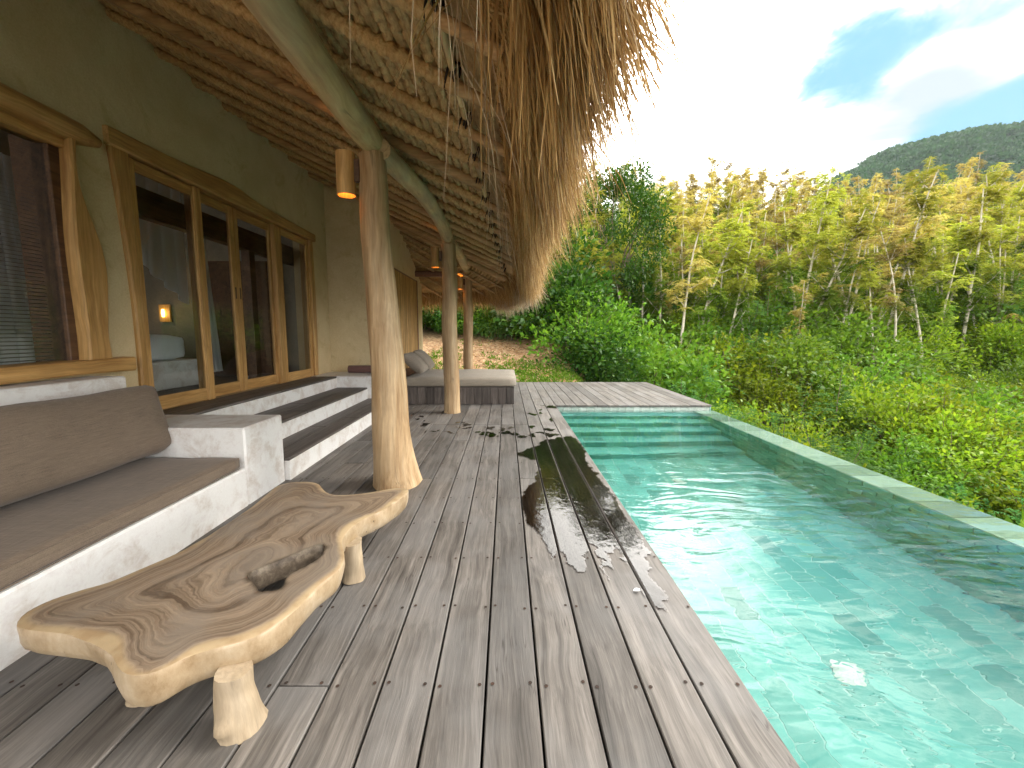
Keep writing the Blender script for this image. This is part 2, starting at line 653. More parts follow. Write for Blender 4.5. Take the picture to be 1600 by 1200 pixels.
def net_mat():
    m, t, b, o = material('mosquito_netting')
    t.n.remove(b)
    df = t.new('ShaderNodeBsdfDiffuse'); df.inputs[0].default_value = (.72, .76, .82, 1)
    tl = t.new('ShaderNodeBsdfTranslucent'); tl.inputs[0].default_value = (.7, .74, .8, 1)
    tr = t.new('ShaderNodeBsdfTransparent')
    a = t.new('ShaderNodeMixShader'); a.inputs[0].default_value = .4
    t.l.new(df.outputs[0], a.inputs[1]); t.l.new(tl.outputs[0], a.inputs[2])
    mx = t.new('ShaderNodeMixShader'); mx.inputs[0].default_value = .8
    t.l.new(tr.outputs[0], mx.inputs[1]); t.l.new(a.outputs[0], mx.inputs[2])
    t.l.new(mx.outputs[0], o.inputs[0])
    return m


M['net'] = net_mat()
M['blind'] = blotchy('grey_blind_slat', (.20, .19, .175), (.28, .27, .25), 3)
M['room'] = blotchy('grey_indoor_render', (.20, .19, .165), (.26, .24, .20), 1.5)


def glow(name, col, s):
    m, t, b, o = material(name)
    t.n.remove(b)
    e = t.new('ShaderNodeEmission')
    e.inputs[0].default_value = (*col, 1); e.inputs[1].default_value = s
    t.l.new(e.outputs[0], o.inputs[0])
    return m


M['bulb'] = glow('warm_bulb', (1.0, .48, .10), 14)
M['bulb_in'] = glow('warm_indoor_bulb', (1.0, .60, .16), 3)


def leaf_mat(name, cols, trans=.4, top=None, z0=3.0, z1=6.5, gloss=.008):
    """cols: three leaf colours; top: colour of the young leaves at the top of the plant"""
    m, t, b, o = material(name)
    t.n.remove(b)
    g = t.new('ShaderNodeNewGeometry')
    ri = g.outputs['Random Per Island']
    c = t.ramp(ri, [(0, cols[0]), (.5, cols[1]), (1, cols[2])])
    v = t.coord('Object')
    r = objrand(t)
    if top:
        x, y, z = t.sep(v)
        f = t.math('ADD', t.rng(z, z0, z1, 0, 1), t.math('MULTIPLY', t.math('SUBTRACT', t.noise(v, 1.1, 3), .5), 1.3))
        f = t.math('ADD', f, t.math('MULTIPLY', t.math('SUBTRACT', r, .5), .7))
        f = t.rng(f, .2, .8, 0, .92)
        tc = t.ramp(ri, [(0, top[0]), (.5, top[1]), (1, top[2])])
        c = t.mix(f, c, tc)
    hs = t.new('ShaderNodeHueSaturation')
    t.put(hs.inputs['Hue'], t.math('ADD', .5, t.math('MULTIPLY', t.math('SUBTRACT', r, .5), .03)))
    t.put(hs.inputs['Value'], t.math('ADD', .70, t.math('MULTIPLY', r, .65)))
    t.l.new(c, hs.inputs['Color'])
    c = hs.outputs[0]
    df = t.new('ShaderNodeBsdfDiffuse'); t.l.new(c, df.inputs[0])
    tl = t.new('ShaderNodeBsdfTranslucent')
    t.l.new(t.mix(1.0, c, (1.5, 1.45, .8), 'MULTIPLY'), tl.inputs[0])
    a = t.new('ShaderNodeMixShader'); a.inputs[0].default_value = trans
    t.l.new(df.outputs[0], a.inputs[1]); t.l.new(tl.outputs[0], a.inputs[2])
    gl = t.new('ShaderNodeBsdfGlossy'); gl.inputs['Roughness'].default_value = .45
    fr = t.new('ShaderNodeFresnel'); fr.inputs['IOR'].default_value = 1.35
    mx = t.new('ShaderNodeMixShader')
    t.put(mx.inputs[0], t.math('MULTIPLY', fr.outputs[0], gloss * 5, clamp=True))
    t.l.new(a.outputs[0], mx.inputs[1]); t.l.new(gl.outputs[0], mx.inputs[2])
    t.l.new(mx.outputs[0], o.inputs[0])
    return m


ORANGE = ((.33, .25, .075), (.42, .335, .115), (.49, .41, .165))
YELLOW = ((.22, .26, .03), (.33, .35, .045), (.44, .40, .08))
M['leaf_orange'] = leaf_mat('leaf_orange_top', ((.07, .13, .015), (.12, .19, .025), (.18, .23, .035)), .42, ORANGE, 2.4, 5.4)
M['leaf_yellow'] = leaf_mat('leaf_yellow_top', ((.06, .13, .012), (.11, .20, .02), (.17, .25, .03)), .42, YELLOW, 2.5, 6.5)
M['leaf_lime'] = leaf_mat('leaf_lime', ((.10, .165, .01), (.165, .25, .018), (.25, .31, .028)), .45)
M['leaf_green'] = leaf_mat('leaf_green', ((.06, .125, .012), (.10, .19, .02), (.16, .25, .03)), .42)
M['leaf_blue'] = leaf_mat('leaf_bluish', ((.045, .125, .03), (.07, .175, .045), (.11, .23, .06)), .4)
M['leaf_dark'] = leaf_mat('leaf_dark', ((.02, .065, .01), (.04, .11, .015), (.075, .15, .02)), .35)
M['leaf_far'] = leaf_mat('leaf_far', ((.013, .044, .017), (.021, .06, .021), (.034, .078, .025)), .3)
M['bark_pale'] = blotchy('pale_bark', (.56, .51, .40), (.40, .35, .26), 6, third=(.64, .60, .48))
M['bark'] = blotchy('brown_bark', (.17, .13, .085), (.10, .075, .05), 6)


def ground_mat():
    m, t, b, o = material('soil_and_grass')
    v = t.coord('Object')
    x, y, z = t.sep(v)
    n = t.noise(v, 1.2, 8, .7)
    soil = t.ramp(t.noise(v, 5, 8, .75), [(.3, (.17, .085, .035)), (.5, (.30, .165, .075)), (.72, (.42, .265, .135))])
    litter = t.voro(v, 16, out='Color')
    soil = t.mix(t.math('MULTIPLY', t.rng(t.sep(litter)[0], .62, .75), .65), soil, (.50, .36, .20))
    soil = t.mix(t.math('MULTIPLY', t.rng(t.sep(litter)[1], .8, .88), .6), soil, (.12, .07, .035))
    under = t.mix(t.rng(n, .4, .65), (.035, .05, .015), (.06, .045, .022))
    dm = t.math('MULTIPLY', t.rng(x, 4.6, 2.6), t.rng(t.math('ADD', y, t.math('MULTIPLY', n, 1.2)), 17.5, 15.0))
    c = t.mix(dm, under, soil)
    t.l.new(c, b.inputs['Base Color'])
    b.inputs['Roughness'].default_value = .95
    t.l.new(t.bump(t.noise(v, 12, 6, .7), .6, .05), b.inputs['Normal'])
    return m


M['ground'] = ground_mat()

# ------------------------------------------------------------------ the lie of the land
def hill_z(x, y):
    x = np.asarray(x, float); y = np.asarray(y, float)
    base = np.interp(y, [-200, -20, 0, 8, 12, 18, 24, 34, 50, 60, 80, 120, 200, 900],
                     [-14, -7, -3.4, -2.6, -1.9, -.3, 1.5, 6.4, 14.0, 15.5, 11, 4, 0, -10])
    base = base + .35 * snoise2(x, y, 3, 4, .25) * smst(y, 8, 14)
    base = base - 1.2 * smst(x, 6, 22) * smst(y, 14, 2)
    # the bank behind the house
    bank = -.14 + .27 * np.clip(y - 10.5, 0, 9) + .06 * snoise2(x, y, 8, 4, 1.2)
    wb = smst(x, 4.4, 1.6) * smst(y, 9.8, 10.6) * smst(y, 30, 18)
    base = base * (1 - wb) + np.maximum(bank, base * .3 + bank * .7) * wb
    # the wooded mountain
    px = x / np.maximum(y, 1.) * F_PX + CX
    prof = np.interp(px, [1000, 1180, 1280, 1330, 1400, 1480, 1540, 1600, 1750, 2000], [-40, 40, 208, 236, 262, 284, 286, 280, 260, 140])
    mt = prof / F_PX * 330 * smst(y, 110, 330) * smst(y, 620, 360)
    mt = np.where(y > 100, mt, 0) + 5 * snoise2(x, y, 5, 4, .03) * smst(y, 110, 200)
    return np.maximum(base, mt * smst(px, 900, 1250) + base * .3 * (y > 100) + base * (y <= 100))


def axis_pts(segs):
    out = []
    for a, b, st in segs:
        out.append(np.arange(a, b, st))
    return np.concatenate(out + [np.array([segs[-1][1]])])


xs = axis_pts([(-250, -40, 15), (-40, -8, 2), (-8, 10, .3), (10, 40, 1), (40, 120, 4), (120, 640, 16)])
ys = axis_pts([(-200, -20, 12), (-20, 8, 1), (8, 18, .25), (18, 64, 1), (64, 120, 4), (120, 520, 14)])
gx, gy = np.meshgrid(xs, ys, indexing='ij')
gz = hill_z(gx, gy)
Vg = np.stack([gx, gy, gz], -1).reshape(-1, 3)
ny = len(ys)
ii = np.arange(len(xs) - 1)[:, None] * ny; jj = np.arange(ny - 1)[None, :]
Fg = np.stack([ii + jj, ii + ny + jj, ii + ny + jj + 1, ii + jj + 1], -1).reshape(-1, 4)
g_o = build('hillside', (Vg, Fg), M['ground'], origin=(0, 0, 0), smooth=True)
prop(g_o, 'sloping ground of soil and undergrowth rising to a hill', None, None, 'structure')

# ------------------------------------------------------------------ deck
PITCH = .1935
XE = .892                                                   # edge of the deck along the pool
Y_POOL = 7.075
Y_END = 10.45
deck = empty('deck', (-.5, 4, -.1), 'weathered grey timber deck along the pool', None, None, 'structure')
GAP = .009
nail_pts = []


def plank_run(xa, xb, y0, y1, joints):
    ysj = [y0] + joints + [y1]
    for a, b in zip(ysj[:-1], ysj[1:]):
        dz = R.uniform(-.0018, .0018)
        mb = MB().box(xa + GAP / 2, xb - GAP / 2, a + (.0015 if a > y0 else 0), b - .0015, -.032 + dz, dz, .0035)
        build('plank', mb, M['deck'], deck)


JO = .42
for k in range(16):
    xb = XE - k * PITCH; xa = xb - PITCH
    yy = R.choice([-2.2, -1.4, -.9]); joints = []
    first = R.choice([1.345 + JO * q for q in (-2, 0, 2, 4, 5)])
    q = first
    while q < Y_END - 1.0:
        joints.append(q)
        q += JO * R.choice([5, 6, 7, 9])
    if k == 6: joints = [1.345, 4.7, 7.07]
    if k in (0, 1): joints = [j for j in joints if not 1.5 < j < 6] or [Y_POOL]
    joints = [1.345] if k == 8 else []
    q = 1.345 + JO * R.choice([5, 6, 7, 8, 9, 10])
    while q < Y_END - 1.2:
        joints.append(q); q += JO * R.choice([5, 6, 7, 9])
    if k < 2: joints = [Y_POOL]
    plank_run(xa, xb, -2.6, Y_END if k < 15 else 7.6, joints)
    for q in np.arange(1.345 - JO * 4, Y_END, JO):
        for xo in (.028, PITCH - .028):
            nail_pts.append((xa + xo + R.uniform(-.006, .006), q + R.uniform(-.012, .012)))
for k in range(15):
    xa = XE + k * (3.72 - XE) / 15; xb = XE + (k + 1) * (3.72 - XE) / 15
    plank_run(xa, xb, Y_POOL, Y_END, [] if k % 3 else [Y_POOL + JO * R.choice([3, 4, 5])])
mb = MB()
for (x, y) in nail_pts:
    if -2.0 < x < 1 and y < 8.5:
        r0 = .0075
        mb.add([(x + r0 * math.cos(a), y + r0 * math.sin(a), .0028) for a in np.arange(6) * math.pi / 3], [(0, 1, 2, 3, 4, 5)])
prop(build('nail', mb, M['nail'], deck), kind='stuff')
mb = MB()
for y in np.arange(-2.4, Y_END, .84):
    mb.box(-2.2, XE - .06, y, y + .06, -.16, -.036)
for y in np.arange(7.3, Y_END, .84):
    mb.box(XE - .05, 3.66, y, y + .06, -.16, -.036)
mb.box(-2.2, 3.7, 10.38, 10.43, -.3, -.036)
mb.box(3.66, 3.705, 7.12, 10.37, -.3, -.036)
build('joist', mb, M['board_dark'], deck)
b_ = MB().box(-2.3, XE - .10, -2.6, 10.3, -.5, -.2).box(XE - .09, 3.6, 7.2, 10.3, -.9, -.2)
build('slab', b_, M['board_dark'], deck)

# ------------------------------------------------------------------ pool
WZ = -.102
PX0, PX1, PX2 = XE - .03, 3.40, 3.74
PFZ = -1.28
pool = empty('swimming_pool', (2.3, 3, PFZ), 'infinity pool lined with green stone tiles beside the deck', 'swimming pool')
YP0 = -2.8
shell = MB()
shell.box(PX0 - .3, PX2 + .0, YP0 - .3, 7.42, PFZ - .3, PFZ - .0012, .001)
shell.box(PX0 - .3, PX0 - .006, YP0 - .3, Y_POOL + .04, PFZ - .01, -.045, .001)
shell.box(PX1 + .006, PX2 - .006, YP0, Y_POOL + .02, PFZ - .01, WZ - .016, .001)
shell.box(PX0, PX2 - .006, YP0 - .3, YP0, PFZ - .01, WZ - .03, .001)
shell.box(PX0 - .3, PX2 - .006, Y_POOL + .06, 7.42, PFZ - .01, -.045, .001)
build('pool_shell', shell, M['grout'], pool)

# steps at the far end: five treads
tile_cells = []          # (box, name)
floor_tiles = []
ST_N, ST_RISE, ST_RUN = 5, .215, .33
mbs = MB()
yfar = Y_POOL + .06
step_edges = []
for i in range(ST_N):
    ztop = WZ - .17 - ST_RISE * i
    y1 = yfar - (ST_RUN * i if i else 0); y0 = yfar - ST_RUN * (i + 1)
    mbs.box(PX0, PX1 - .004, y0 + .004, y1 + .0 - (.006 if i else .002), PFZ - .01, ztop - .0012, .001)
    step_edges.append((y0, y1, ztop))
build('pool_steps', mbs, M['grout'], pool)


def tiles_flat(x0, x1, y0, y1, z, tx, ty, brick=True, axis='Y'):
    """rectangles of a running-bond pattern, long side along Y"""
    out = []
    nx = max(1, round((x1 - x0) / tx)); tx = (x1 - x0) / nx
    for i in range(nx):
        off = (.5 if (brick and i % 2) else 0) * ty
        y = y0 - off
        while y < y1 - .02:
            a, b2 = max(y, y0), min(y + ty, y1)
            if b2 - a > .02:
                out.append((x0 + i * tx, x0 + (i + 1) * tx, a, b2, z))
            y += ty
    return out


G = .0035
ftiles = tiles_flat(PX0, PX1, YP0, step_edges[-1][0], PFZ, .155, .31)


def seen(c):
    x = (c[0] + c[1]) / 2; y = (c[2] + c[3]) / 2
    if y < .7: return 99 + y
    px = CX + F_PX * x / y; py = CY + F_PX * 1.9 / y
    return math.hypot(x, y) if (px < 1640) else 50 + y


ftiles.sort(key=seen)
for c in ftiles[:300]:
    dz = R.uniform(-.0006, .0012)
    build('tile', MB().box(c[0] + G, c[1] - G, c[2] + G, c[3] - G, PFZ - .011, PFZ + dz, .002), M['tile'], pool)
mb = MB()
for c in ftiles[300:]:
    dz = R.uniform(-.0006, .0012)
    mb.box(c[0] + G, c[1] - G, c[2] + G, c[3] - G, PFZ - .011, PFZ + dz, .002)
prop(build('floor_tiling', mb, M['tile_far'], pool), kind='stuff')
mb = MB()
for (y0, y1, zt) in step_edges:
    top = y0 + ST_RUN
    for c in tiles_flat(PX0, PX1, y0, min(top, y1), zt, .31, .165, True):
        mb.box(c[0] + G, c[1] - G, c[2] + G, c[3] - G, zt - .011, zt, .002)
    n = round((PX1 - PX0) / .31)
    for i in range(n):
        xa = PX0 + i * (PX1 - PX0) / n; xb = PX0 + (i + 1) * (PX1 - PX0) / n
        mb.box(xa + G, xb - G, y0 - .006, y0 + .003, zt - ST_RISE + .006, zt - .013, .002)
prop(build('step_tiling', mb, M['tile_far'], pool), kind='stuff')
# walls
mb = MB()


def wall_tiles(mb, fixed, axis, a0, a1, z0, z1, tw=.31, tz=.155, side=1):
    nz = max(1, round((z1 - z0) / tz)); tz = (z1 - z0) / nz
    for j in range(nz):
        a = a0 - (tw / 2 if j % 2 else 0)
        while a < a1 - .02:
            p_, q_ = max(a, a0), min(a + tw, a1)
            if q_ - p_ > .02:
                dz = R.uniform(0, .002)
                if axis == 'Y':
                    mb.box(fixed - .006 * side, fixed + (.006 + dz) * side, p_ + G, q_ - G, z0 + j * tz + G, z0 + (j + 1) * tz - G, .002)
                else:
                    mb.box(p_ + G, q_ - G, fixed - .006 * side, fixed + (.006 + dz) * side, z0 + j * tz + G, z0 + (j + 1) * tz - G, .002)
            a += tw


wall_tiles(mb, PX1, 'Y', YP0, Y_POOL + .05, PFZ + .004, WZ - .02, .30, .15, -1)
wall_tiles(mb, PX0, 'Y', YP0, Y_POOL + .05, PFZ + .004, -.05, .30, .15, 1)
wall_tiles(mb, PX2, 'Y', YP0, Y_POOL + .02, PFZ - .25, WZ - .02, .30, .15, 1)
prop(build('wall_tiling', mb, M['tile_wall'], pool), kind='stuff')
mb = MB()
nt_ = 20
for i in range(nt_):
    xa = PX0 + .03 + i * (3.70 - PX0) / nt_; xb = PX0 + .03 + (i + 1) * (3.70 - PX0) / nt_
    build('tile', MB().box(xa + .002, min(xb, 3.69) - .002, Y_POOL + .03, Y_POOL + .063, -.34, -.046, .002), M['skim'], pool)
# cap tiles of the overflow edge
n = 33
for i in range(n):
    ya = YP0 + i * (Y_POOL + .02 - YP0) / n; yb = YP0 + (i + 1) * (Y_POOL + .02 - YP0) / n
    build('tile', MB().box(PX1 + .002, PX2 + .006, ya + .002, yb - .002, WZ - .016, WZ - .004 + R.uniform(-.001, .001), .002), M['cap_tile'], pool)
# floor discs: a light glimmer built as a pale disc, then a drain cover
for (px_, py_, rr) in ((1326, 1056, .075), (1060, 752, .085)):
    c = onz(px_, py_, WZ); v = c - np.array([0, 0, CAM_H])
    hd = math.hypot(v[0], v[1]); si = hd / np.linalg.norm(v) / 1.33
    ext = (WZ - PFZ) * si / math.sqrt(1 - si * si)
    q = c + np.array([v[0], v[1], 0]) / hd * ext
    mb = MB()
    ang = np.linspace(0, 2 * np.pi, 20, endpoint=False)
    V = [(q[0] + rr * k * math.cos(a), q[1] + rr * k * math.sin(a), z) for (k, z) in ((1, PFZ), (1, PFZ + .008), (.55, PFZ + .016)) for a in ang]
    F_ = [tuple(range(40, 60))]
    for l in (0, 20):
        F_ += [(l + i, l + (i + 1) % 20, l + 20 + (i + 1) % 20, l + 20 + i) for i in range(20)]
    build('drain_or_glimmer_disc', (V, F_), M['skim'], pool)
wv = MB().quad((PX0 - .004, YP0, WZ), (PX2 + .004, YP0, WZ), (PX2 + .004, Y_POOL + .031, WZ), (PX0 - .004, Y_POOL + .031, WZ))
prop(build('pool_water', wv, M['water'], origin=(0, 0, WZ)), 'clear turquoise rippled water filling the pool', None, None, 'structure')

# ------------------------------------------------------------------ villa
WX = -3.29
villa = empty('villa', (-3.3, 4, 0), 'mud walled villa with a thatched roof on log posts beside the deck', 'house')
DZ0, DZ1 = .57, 2.84         # door opening
DY0, DY1 = 3.55, 6.86
WY0, WY1 = 1.15, 3.12        # window opening
WZ0, WZ1 = 1.02, 2.83


def wall_x(xf, xb, y0, y1, z0, z1, holes, mb):
    """a thick wall facing +X with rectangular openings"""
    ysx = sorted({y0, y1, *[h for a in holes for h in a[:2]]})
    for a, b in zip(ysx[:-1], ysx[1:]):
        zz_ = [(z0, z1)]
        for (h0, h1, k0, k1) in holes:
            if a >= h0 - 1e-6 and b <= h1 + 1e-6:
                zz_ = [(z0, k0), (k1, z1)]
        for (c, d_) in zz_:
            if d_ - c > .001:
                mb.box(xb, xf, a, b, c, d_, 0.0001)


mb = MB()
wall_x(WX, WX - .3, -3.0, 7.45, -.3, 4.3, [(DY0, DY1, DZ0 - .02, DZ1), (WY0, WY1, WZ0, WZ1)], mb)
build('wall', mb, M['mud'], villa, origin=(WX, 3, 1))
mb = MB().box(WX - .3, -2.2, 7.4515, 7.75, -.3, 4.2, .02)
build('wall', mb, M['mud'], villa, origin=(-2.8, 7.4, 1))
mb = MB()
BD0, BD1, BDZ = 7.86, 10.02, 2.58
wall_x(-2.2, -2.45, 7.752, 10.5, -.3, 4.0, [(BD0, BD1, -.02, BDZ)], mb)
build('wall', mb, M['mud'], villa, origin=(-2.2, 9, 1))
# room behind
mb = MB().box(-7.4, -7.2, -3.0, 7.7, -.3, 4.4, .01).box(-7.2, WX - .302, 7.452, 7.7, -.3, 4.4, .01)
build('room_wall', mb, M['room'], villa, origin=(-6, 3, 1))
build('room_floor', MB().box(-7.2, WX - .01, -2.99, 7.449, .35, DZ0 - .035, .004), M['board_dark'], villa)
build('room_ceiling', MB().box(-7.4, WX - .05, -3.2, 7.7, 4.41, 4.5, .004), M['bamboo'], villa)


def natural_log(p0, p1, r0, r1, n=14, seed=0, rad=.012, sides=14, squash=1.0, bow=0.0, bowv=(0, 0, 1)):
    """slightly crooked log from p0 to p1"""
    p0 = np.array(p0, float); p1 = np.array(p1, float)
    s_ = np.linspace(0, 1, n)
    P = p0[None] * (1 - s_)[:, None] + p1[None] * s_[:, None]
    L = np.linalg.norm(p1 - p0)
    P = P + np.stack([snoise(s_ * L, seed + k, 2, 1.6) * rad for k in range(3)], -1)
    P = P + np.array(bowv)[None] * (np.sin(s_ * np.pi) * bow)[:, None]
    r_ = r0 * (1 - s_) + r1 * s_
    r_ = r_ * (1 + .05 * snoise(s_ * L, seed + 9, 3, 3.))
    return P, r_


def wob_fn(seed, amp=.05, k=3):
    r_ = np.random.default_rng(seed)
    ph = r_.uniform(0, 6.28, 6)
    return lambda i, th: 1 + amp * (np.sin(2 * th + ph[0] + i * .12) * .6 + np.sin(3 * th + ph[1] - i * .2) * .5 + np.sin(5 * th + ph[2] + i * .35) * .35 + np.sin(i * .9 + ph[3]) * .25)


# sliding door
door = empty('sliding_door', (WX, 5.2, DZ0), parent=villa)
prop(door, 'four glazed panels in a live edge teak frame')
# live edged frame posts, lintel
def live_board(y0f, y1f, z0, z1, x0, x1, n=16, vertical=True, seed=0, horiz=None):
    """board whose two long edges wander; vertical along z, else along y"""
    s_ = np.linspace(0, 1, n)
    V = []; F_ = []
    for i, t_ in enumerate(s_):
        a, b2 = y0f(t_), y1f(t_)
        c = z0 + (z1 - z0) * t_
        for (x, q) in ((x1 - .012, a), (x1, a + .014), (x1, b2 - .014), (x1 - .012, b2), (x0, b2), (x0, a)):
            V.append((x, q, c) if vertical else (x, c, q))
    for i in range(n - 1):
        for j in range(6):
            k = (j + 1) % 6
            f = (i * 6 + j, i * 6 + k, i * 6 + 6 + k, i * 6 + 6 + j)
            F_.append(f if not vertical else f[::-1])
    F_.append(tuple(range(6))); F_.append(tuple((n - 1) * 6 + j for j in range(5, -1, -1)))
    return V, F_


FX0, FX1 = WX - .14, WX + .035
build('frame_post', live_board(lambda t: 3.50 + .035 * math.sin(3.2 * t + .3) - .055 * (t ** 2), lambda t: 3.605, DZ0 - .06, 2.835, FX0, FX1), M['teak'], door)
build('frame_post', live_board(lambda t: 6.76, lambda t: 6.86 + .02 * math.sin(4 * t) + .03 * t, DZ0 - .05, 2.83, FX0, FX1), M['teak'], door)
build('lintel', live_board(lambda t: 2.836, lambda t: 2.985 + .02 * math.sin(3 * t) + (.05 * math.exp(-((t - .42) / .16) ** 2)) - .03 * smst(t, .45, .55), 3.42, 6.95, FX0, FX1 + .012, 24, False), M['teak_y'], door)


def panel(y0, y1, x, hand=None):
    """one glazed leaf: two stiles, two rails, pane"""
    sw = .075
    z0, z1 = DZ0 - .005, 2.825
    th_ = .02
    fr = build('panel_frame', MB().box(x - th_, x + th_, y0, y0 + sw, z0, z1, .005).box(x - th_, x + th_, y1 - sw, y1, z0, z1, .005), M['teak'], door)
    build('rail', MB().box(x - th_ + .002, x + th_ - .002, y0 + sw + .001, y1 - sw - .001, z0 + .001, z0 + .135, .005), M['teak_y'], fr)
    build('rail', MB().box(x - th_ + .002, x + th_ - .002, y0 + sw + .001, y1 - sw - .001, z1 - .10, z1 - .001, .005), M['teak_y'], fr)
    build('pane', MB().quad((x, y0 + sw - .004, z0 + .13), (x, y1 - sw + .004, z0 + .13), (x, y1 - sw + .004, z1 - .096), (x, y0 + sw - .004, z1 - .096)), M['glass'], fr)
    if hand:
        yy_ = y1 - sw / 2 if hand > 0 else y0 + sw / 2
        build('handle', MB().box(x + th_ - .001, x + th_ + .004, yy_ - .012, yy_ + .012, 1.72, 1.86, .002), M['inner_wood'], fr)


panel(3.608, 4.40, WX - .02)
panel(4.365, 5.022, WX - .072, 1)
panel(5.028, 5.82, WX - .072, -1)
panel(5.90, 6.755, WX - .02)
build('mullion', MB().box(WX - .10, WX + .012, 4.335, 4.432, DZ0 - .02, 2.833, .006), M['teak'], door)
build('mullion', MB().box(WX - .10, WX + .012, 5.79, 5.885, DZ0 - .02, 2.833, .006), M['teak'], door)

# big window with log surround
win = empty('window', (WX, 2.2, WZ0), parent=villa)
prop(win, 'wide window with a rough log surround and half drawn venetian blind')
P, r_ = natural_log((WX + .02, .3, 2.86), (WX + .02, 3.34, 2.815), .085, .09, 22, 41, .01)
r_ = r_ * np.interp(np.linspace(0, 1, 22), [0, .93, .97, 1], [1, 1, .85, .45])
build('lintel', MB().tube(P, r_, 14, True, wob_fn(4, .04)), M['teak_y'], win, smooth=True, sharp=50)
build('lintel_board', MB().box(WX - .12, WX + .02, .3, 3.14, 2.66, 2.765, .008), M['teak_y'], win)
build('sill', live_board(lambda t: .975 + .012 * math.sin(9 * t), lambda t: 1.09 + .012 * math.sin(6 * t + 1), .3, 3.38, WX - .14, WX + .13, 26, False), M['teak_y'], win)
build('jamb', live_board(lambda t: 3.06 + .012 * math.sin(7 * t + 1) + .02 * t, lambda t: 3.21 + .035 * math.sin(5.5 * t + .4) + .06 * math.exp(-((t - .47) / .2) ** 2) - .05 * smst(t, .55, .9) + .03 * smst(t, .12, 0), 1.088, 2.76, WX - .1, WX + .07, 24), M['teak'], win)
build('jamb_strip', MB().box(WX - .298, WX - .02, 3.015, 3.10, 1.06, 2.72, .005), M['inner_wood'], win)
build('pane', MB().quad((WX - .05, .3, 1.06), (WX - .05, 3.03, 1.06), (WX - .05, 3.03, 2.70), (WX - .05, .3, 2.70)), M['glass'], win)
mb = MB()
for k in range(58):
    z = 1.10 + k * .0275
    mb.add([(WX - .155, .3, z + .004), (WX - .135, .3, z - .003), (WX - .135, 3.008, z - .003), (WX - .155, 3.008, z + .004)], [(0, 1, 2, 3)])
prop(build('blind_slats', mb, M['blind'], win), kind='stuff')

# steps up to the door
SX = [-1.915, -2.335, -2.85]
SZ = [.2, .385, .57]
YS0, YS1 = 3.41, 6.63
steps = empty('steps', (-2.5, 5, 0), parent=villa)
prop(steps, 'three white plaster steps with dark timber treads')
for i in range(3):
    build('riser', MB().box((SX[i + 1] if i < 2 else WX) + .0, SX[i], YS0 + (.002 if i < 2 else -.0), YS1 - .002 * i, -.05 if i == 0 else SZ[i - 1] - .03, SZ[i] - .028, .006), M['plaster'], steps)
    x1 = SX[i] - .0; x0 = SX[i + 1] if i < 2 else WX + .03
    wdt = (x1 - x0); nb = 2 if i < 2 else 2
    for q in range(nb):
        a = x0 + q * wdt / nb; c = x0 + (q + 1) * wdt / nb
        ends = [YS0 + .003, 5.1 if (q + i) % 2 else 4.6, YS1 - .004] if i < 2 else [3.41, 5.0, 6.9]
        for ya, yb in zip(ends[:-1], ends[1:]):
            build('tread_board', MB().box(a + .004, c - .004, ya, yb - .003, SZ[i] - .027, SZ[i], .004), M['board_dark'], steps)
build('end_block', MB().box(WX + .002, -2.26, YS1, 7.45, -.05, .572, .012), M['plaster'], steps)

# bamboo slat door in the far wing
bd = empty('bamboo_door', (-2.2, 9, 0), parent=villa)
prop(bd, 'door of upright golden bamboo slats')
nb = 30
for k in range(nb):
    a = BD0 + .03 + k * (BD1 - BD0 - .12) / nb; c = a + (BD1 - BD0 - .12) / nb
    build('slat', MB().tube([(-2.235, (a + c) / 2, .02), (-2.235, (a + c) / 2, 1.3), (-2.235, (a + c) / 2, BDZ - .035)], [(c - a) / 2 * .97] * 3, 8, False), M['bamboo_door'], bd, smooth=True)
build('door_frame', MB().box(-2.34, -2.205, BD0 + .001, BD0 + .028, 0, BDZ - .002).box(-2.34, -2.20, BD1 - .085, BD1 - .001, 0, BDZ - .002).box(-2.34, -2.21, BD0 + .029, BD1 - .086, BDZ - .033, BDZ - .002), M['headboard'], bd)
build('backing', MB().box(-2.40, -2.36, BD0 + .01, BD1 - .01, 0, BDZ - .01), M['inner_wood'], bd)

# log posts
def post(x, y, r0, r1, ztop, lean=(0, 0), flare=0.0, seed=0):
    n = 26
    s_ = np.linspace(0, 1, n)
    z = -.03 + s_ * (ztop + .03)
    cxp = x + lean[0] * s_ + .018 * snoise(s_ * 4, seed, 2, 1.5)
    cyp = y + lean[1] * s_ + .018 * snoise(s_ * 4, seed + 1, 2, 1.5)
    r_ = r0 * (1 - s_) + r1 * s_ + flare * np.exp(-s_ * 9)
    base = wob_fn(seed + 2, .045)
    ph = seed * 1.3
    wf = lambda i, th: base(i, th) + flare * 2.4 * np.exp(-i * .42) * np.maximum(0, np.cos(th * 2.5 + ph)) ** 3 + .03 * np.exp(-((i - 9) / 1.0) ** 2) * np.maximum(0, np.cos(th - 2.6)) ** 6
    mb_ = MB().tube(np.stack([cxp, cyp, z], -1), r_, 22, True, wf)
    # a few longitudinal checks are left to the grain of the material
    return build('post', mb_, M['log'], villa, origin=(x, y, 0), smooth=True, sharp=55)


post(-.955, 3.32, .150, .108, 2.70, (-.115, 0), .05, 3)
post(-.885, 6.42, .122, .115, 2.68, (-.03, 0), .012, 14)
post(-.93, 9.75, .118, .11, 2.70, (0, 0), .01, 25)

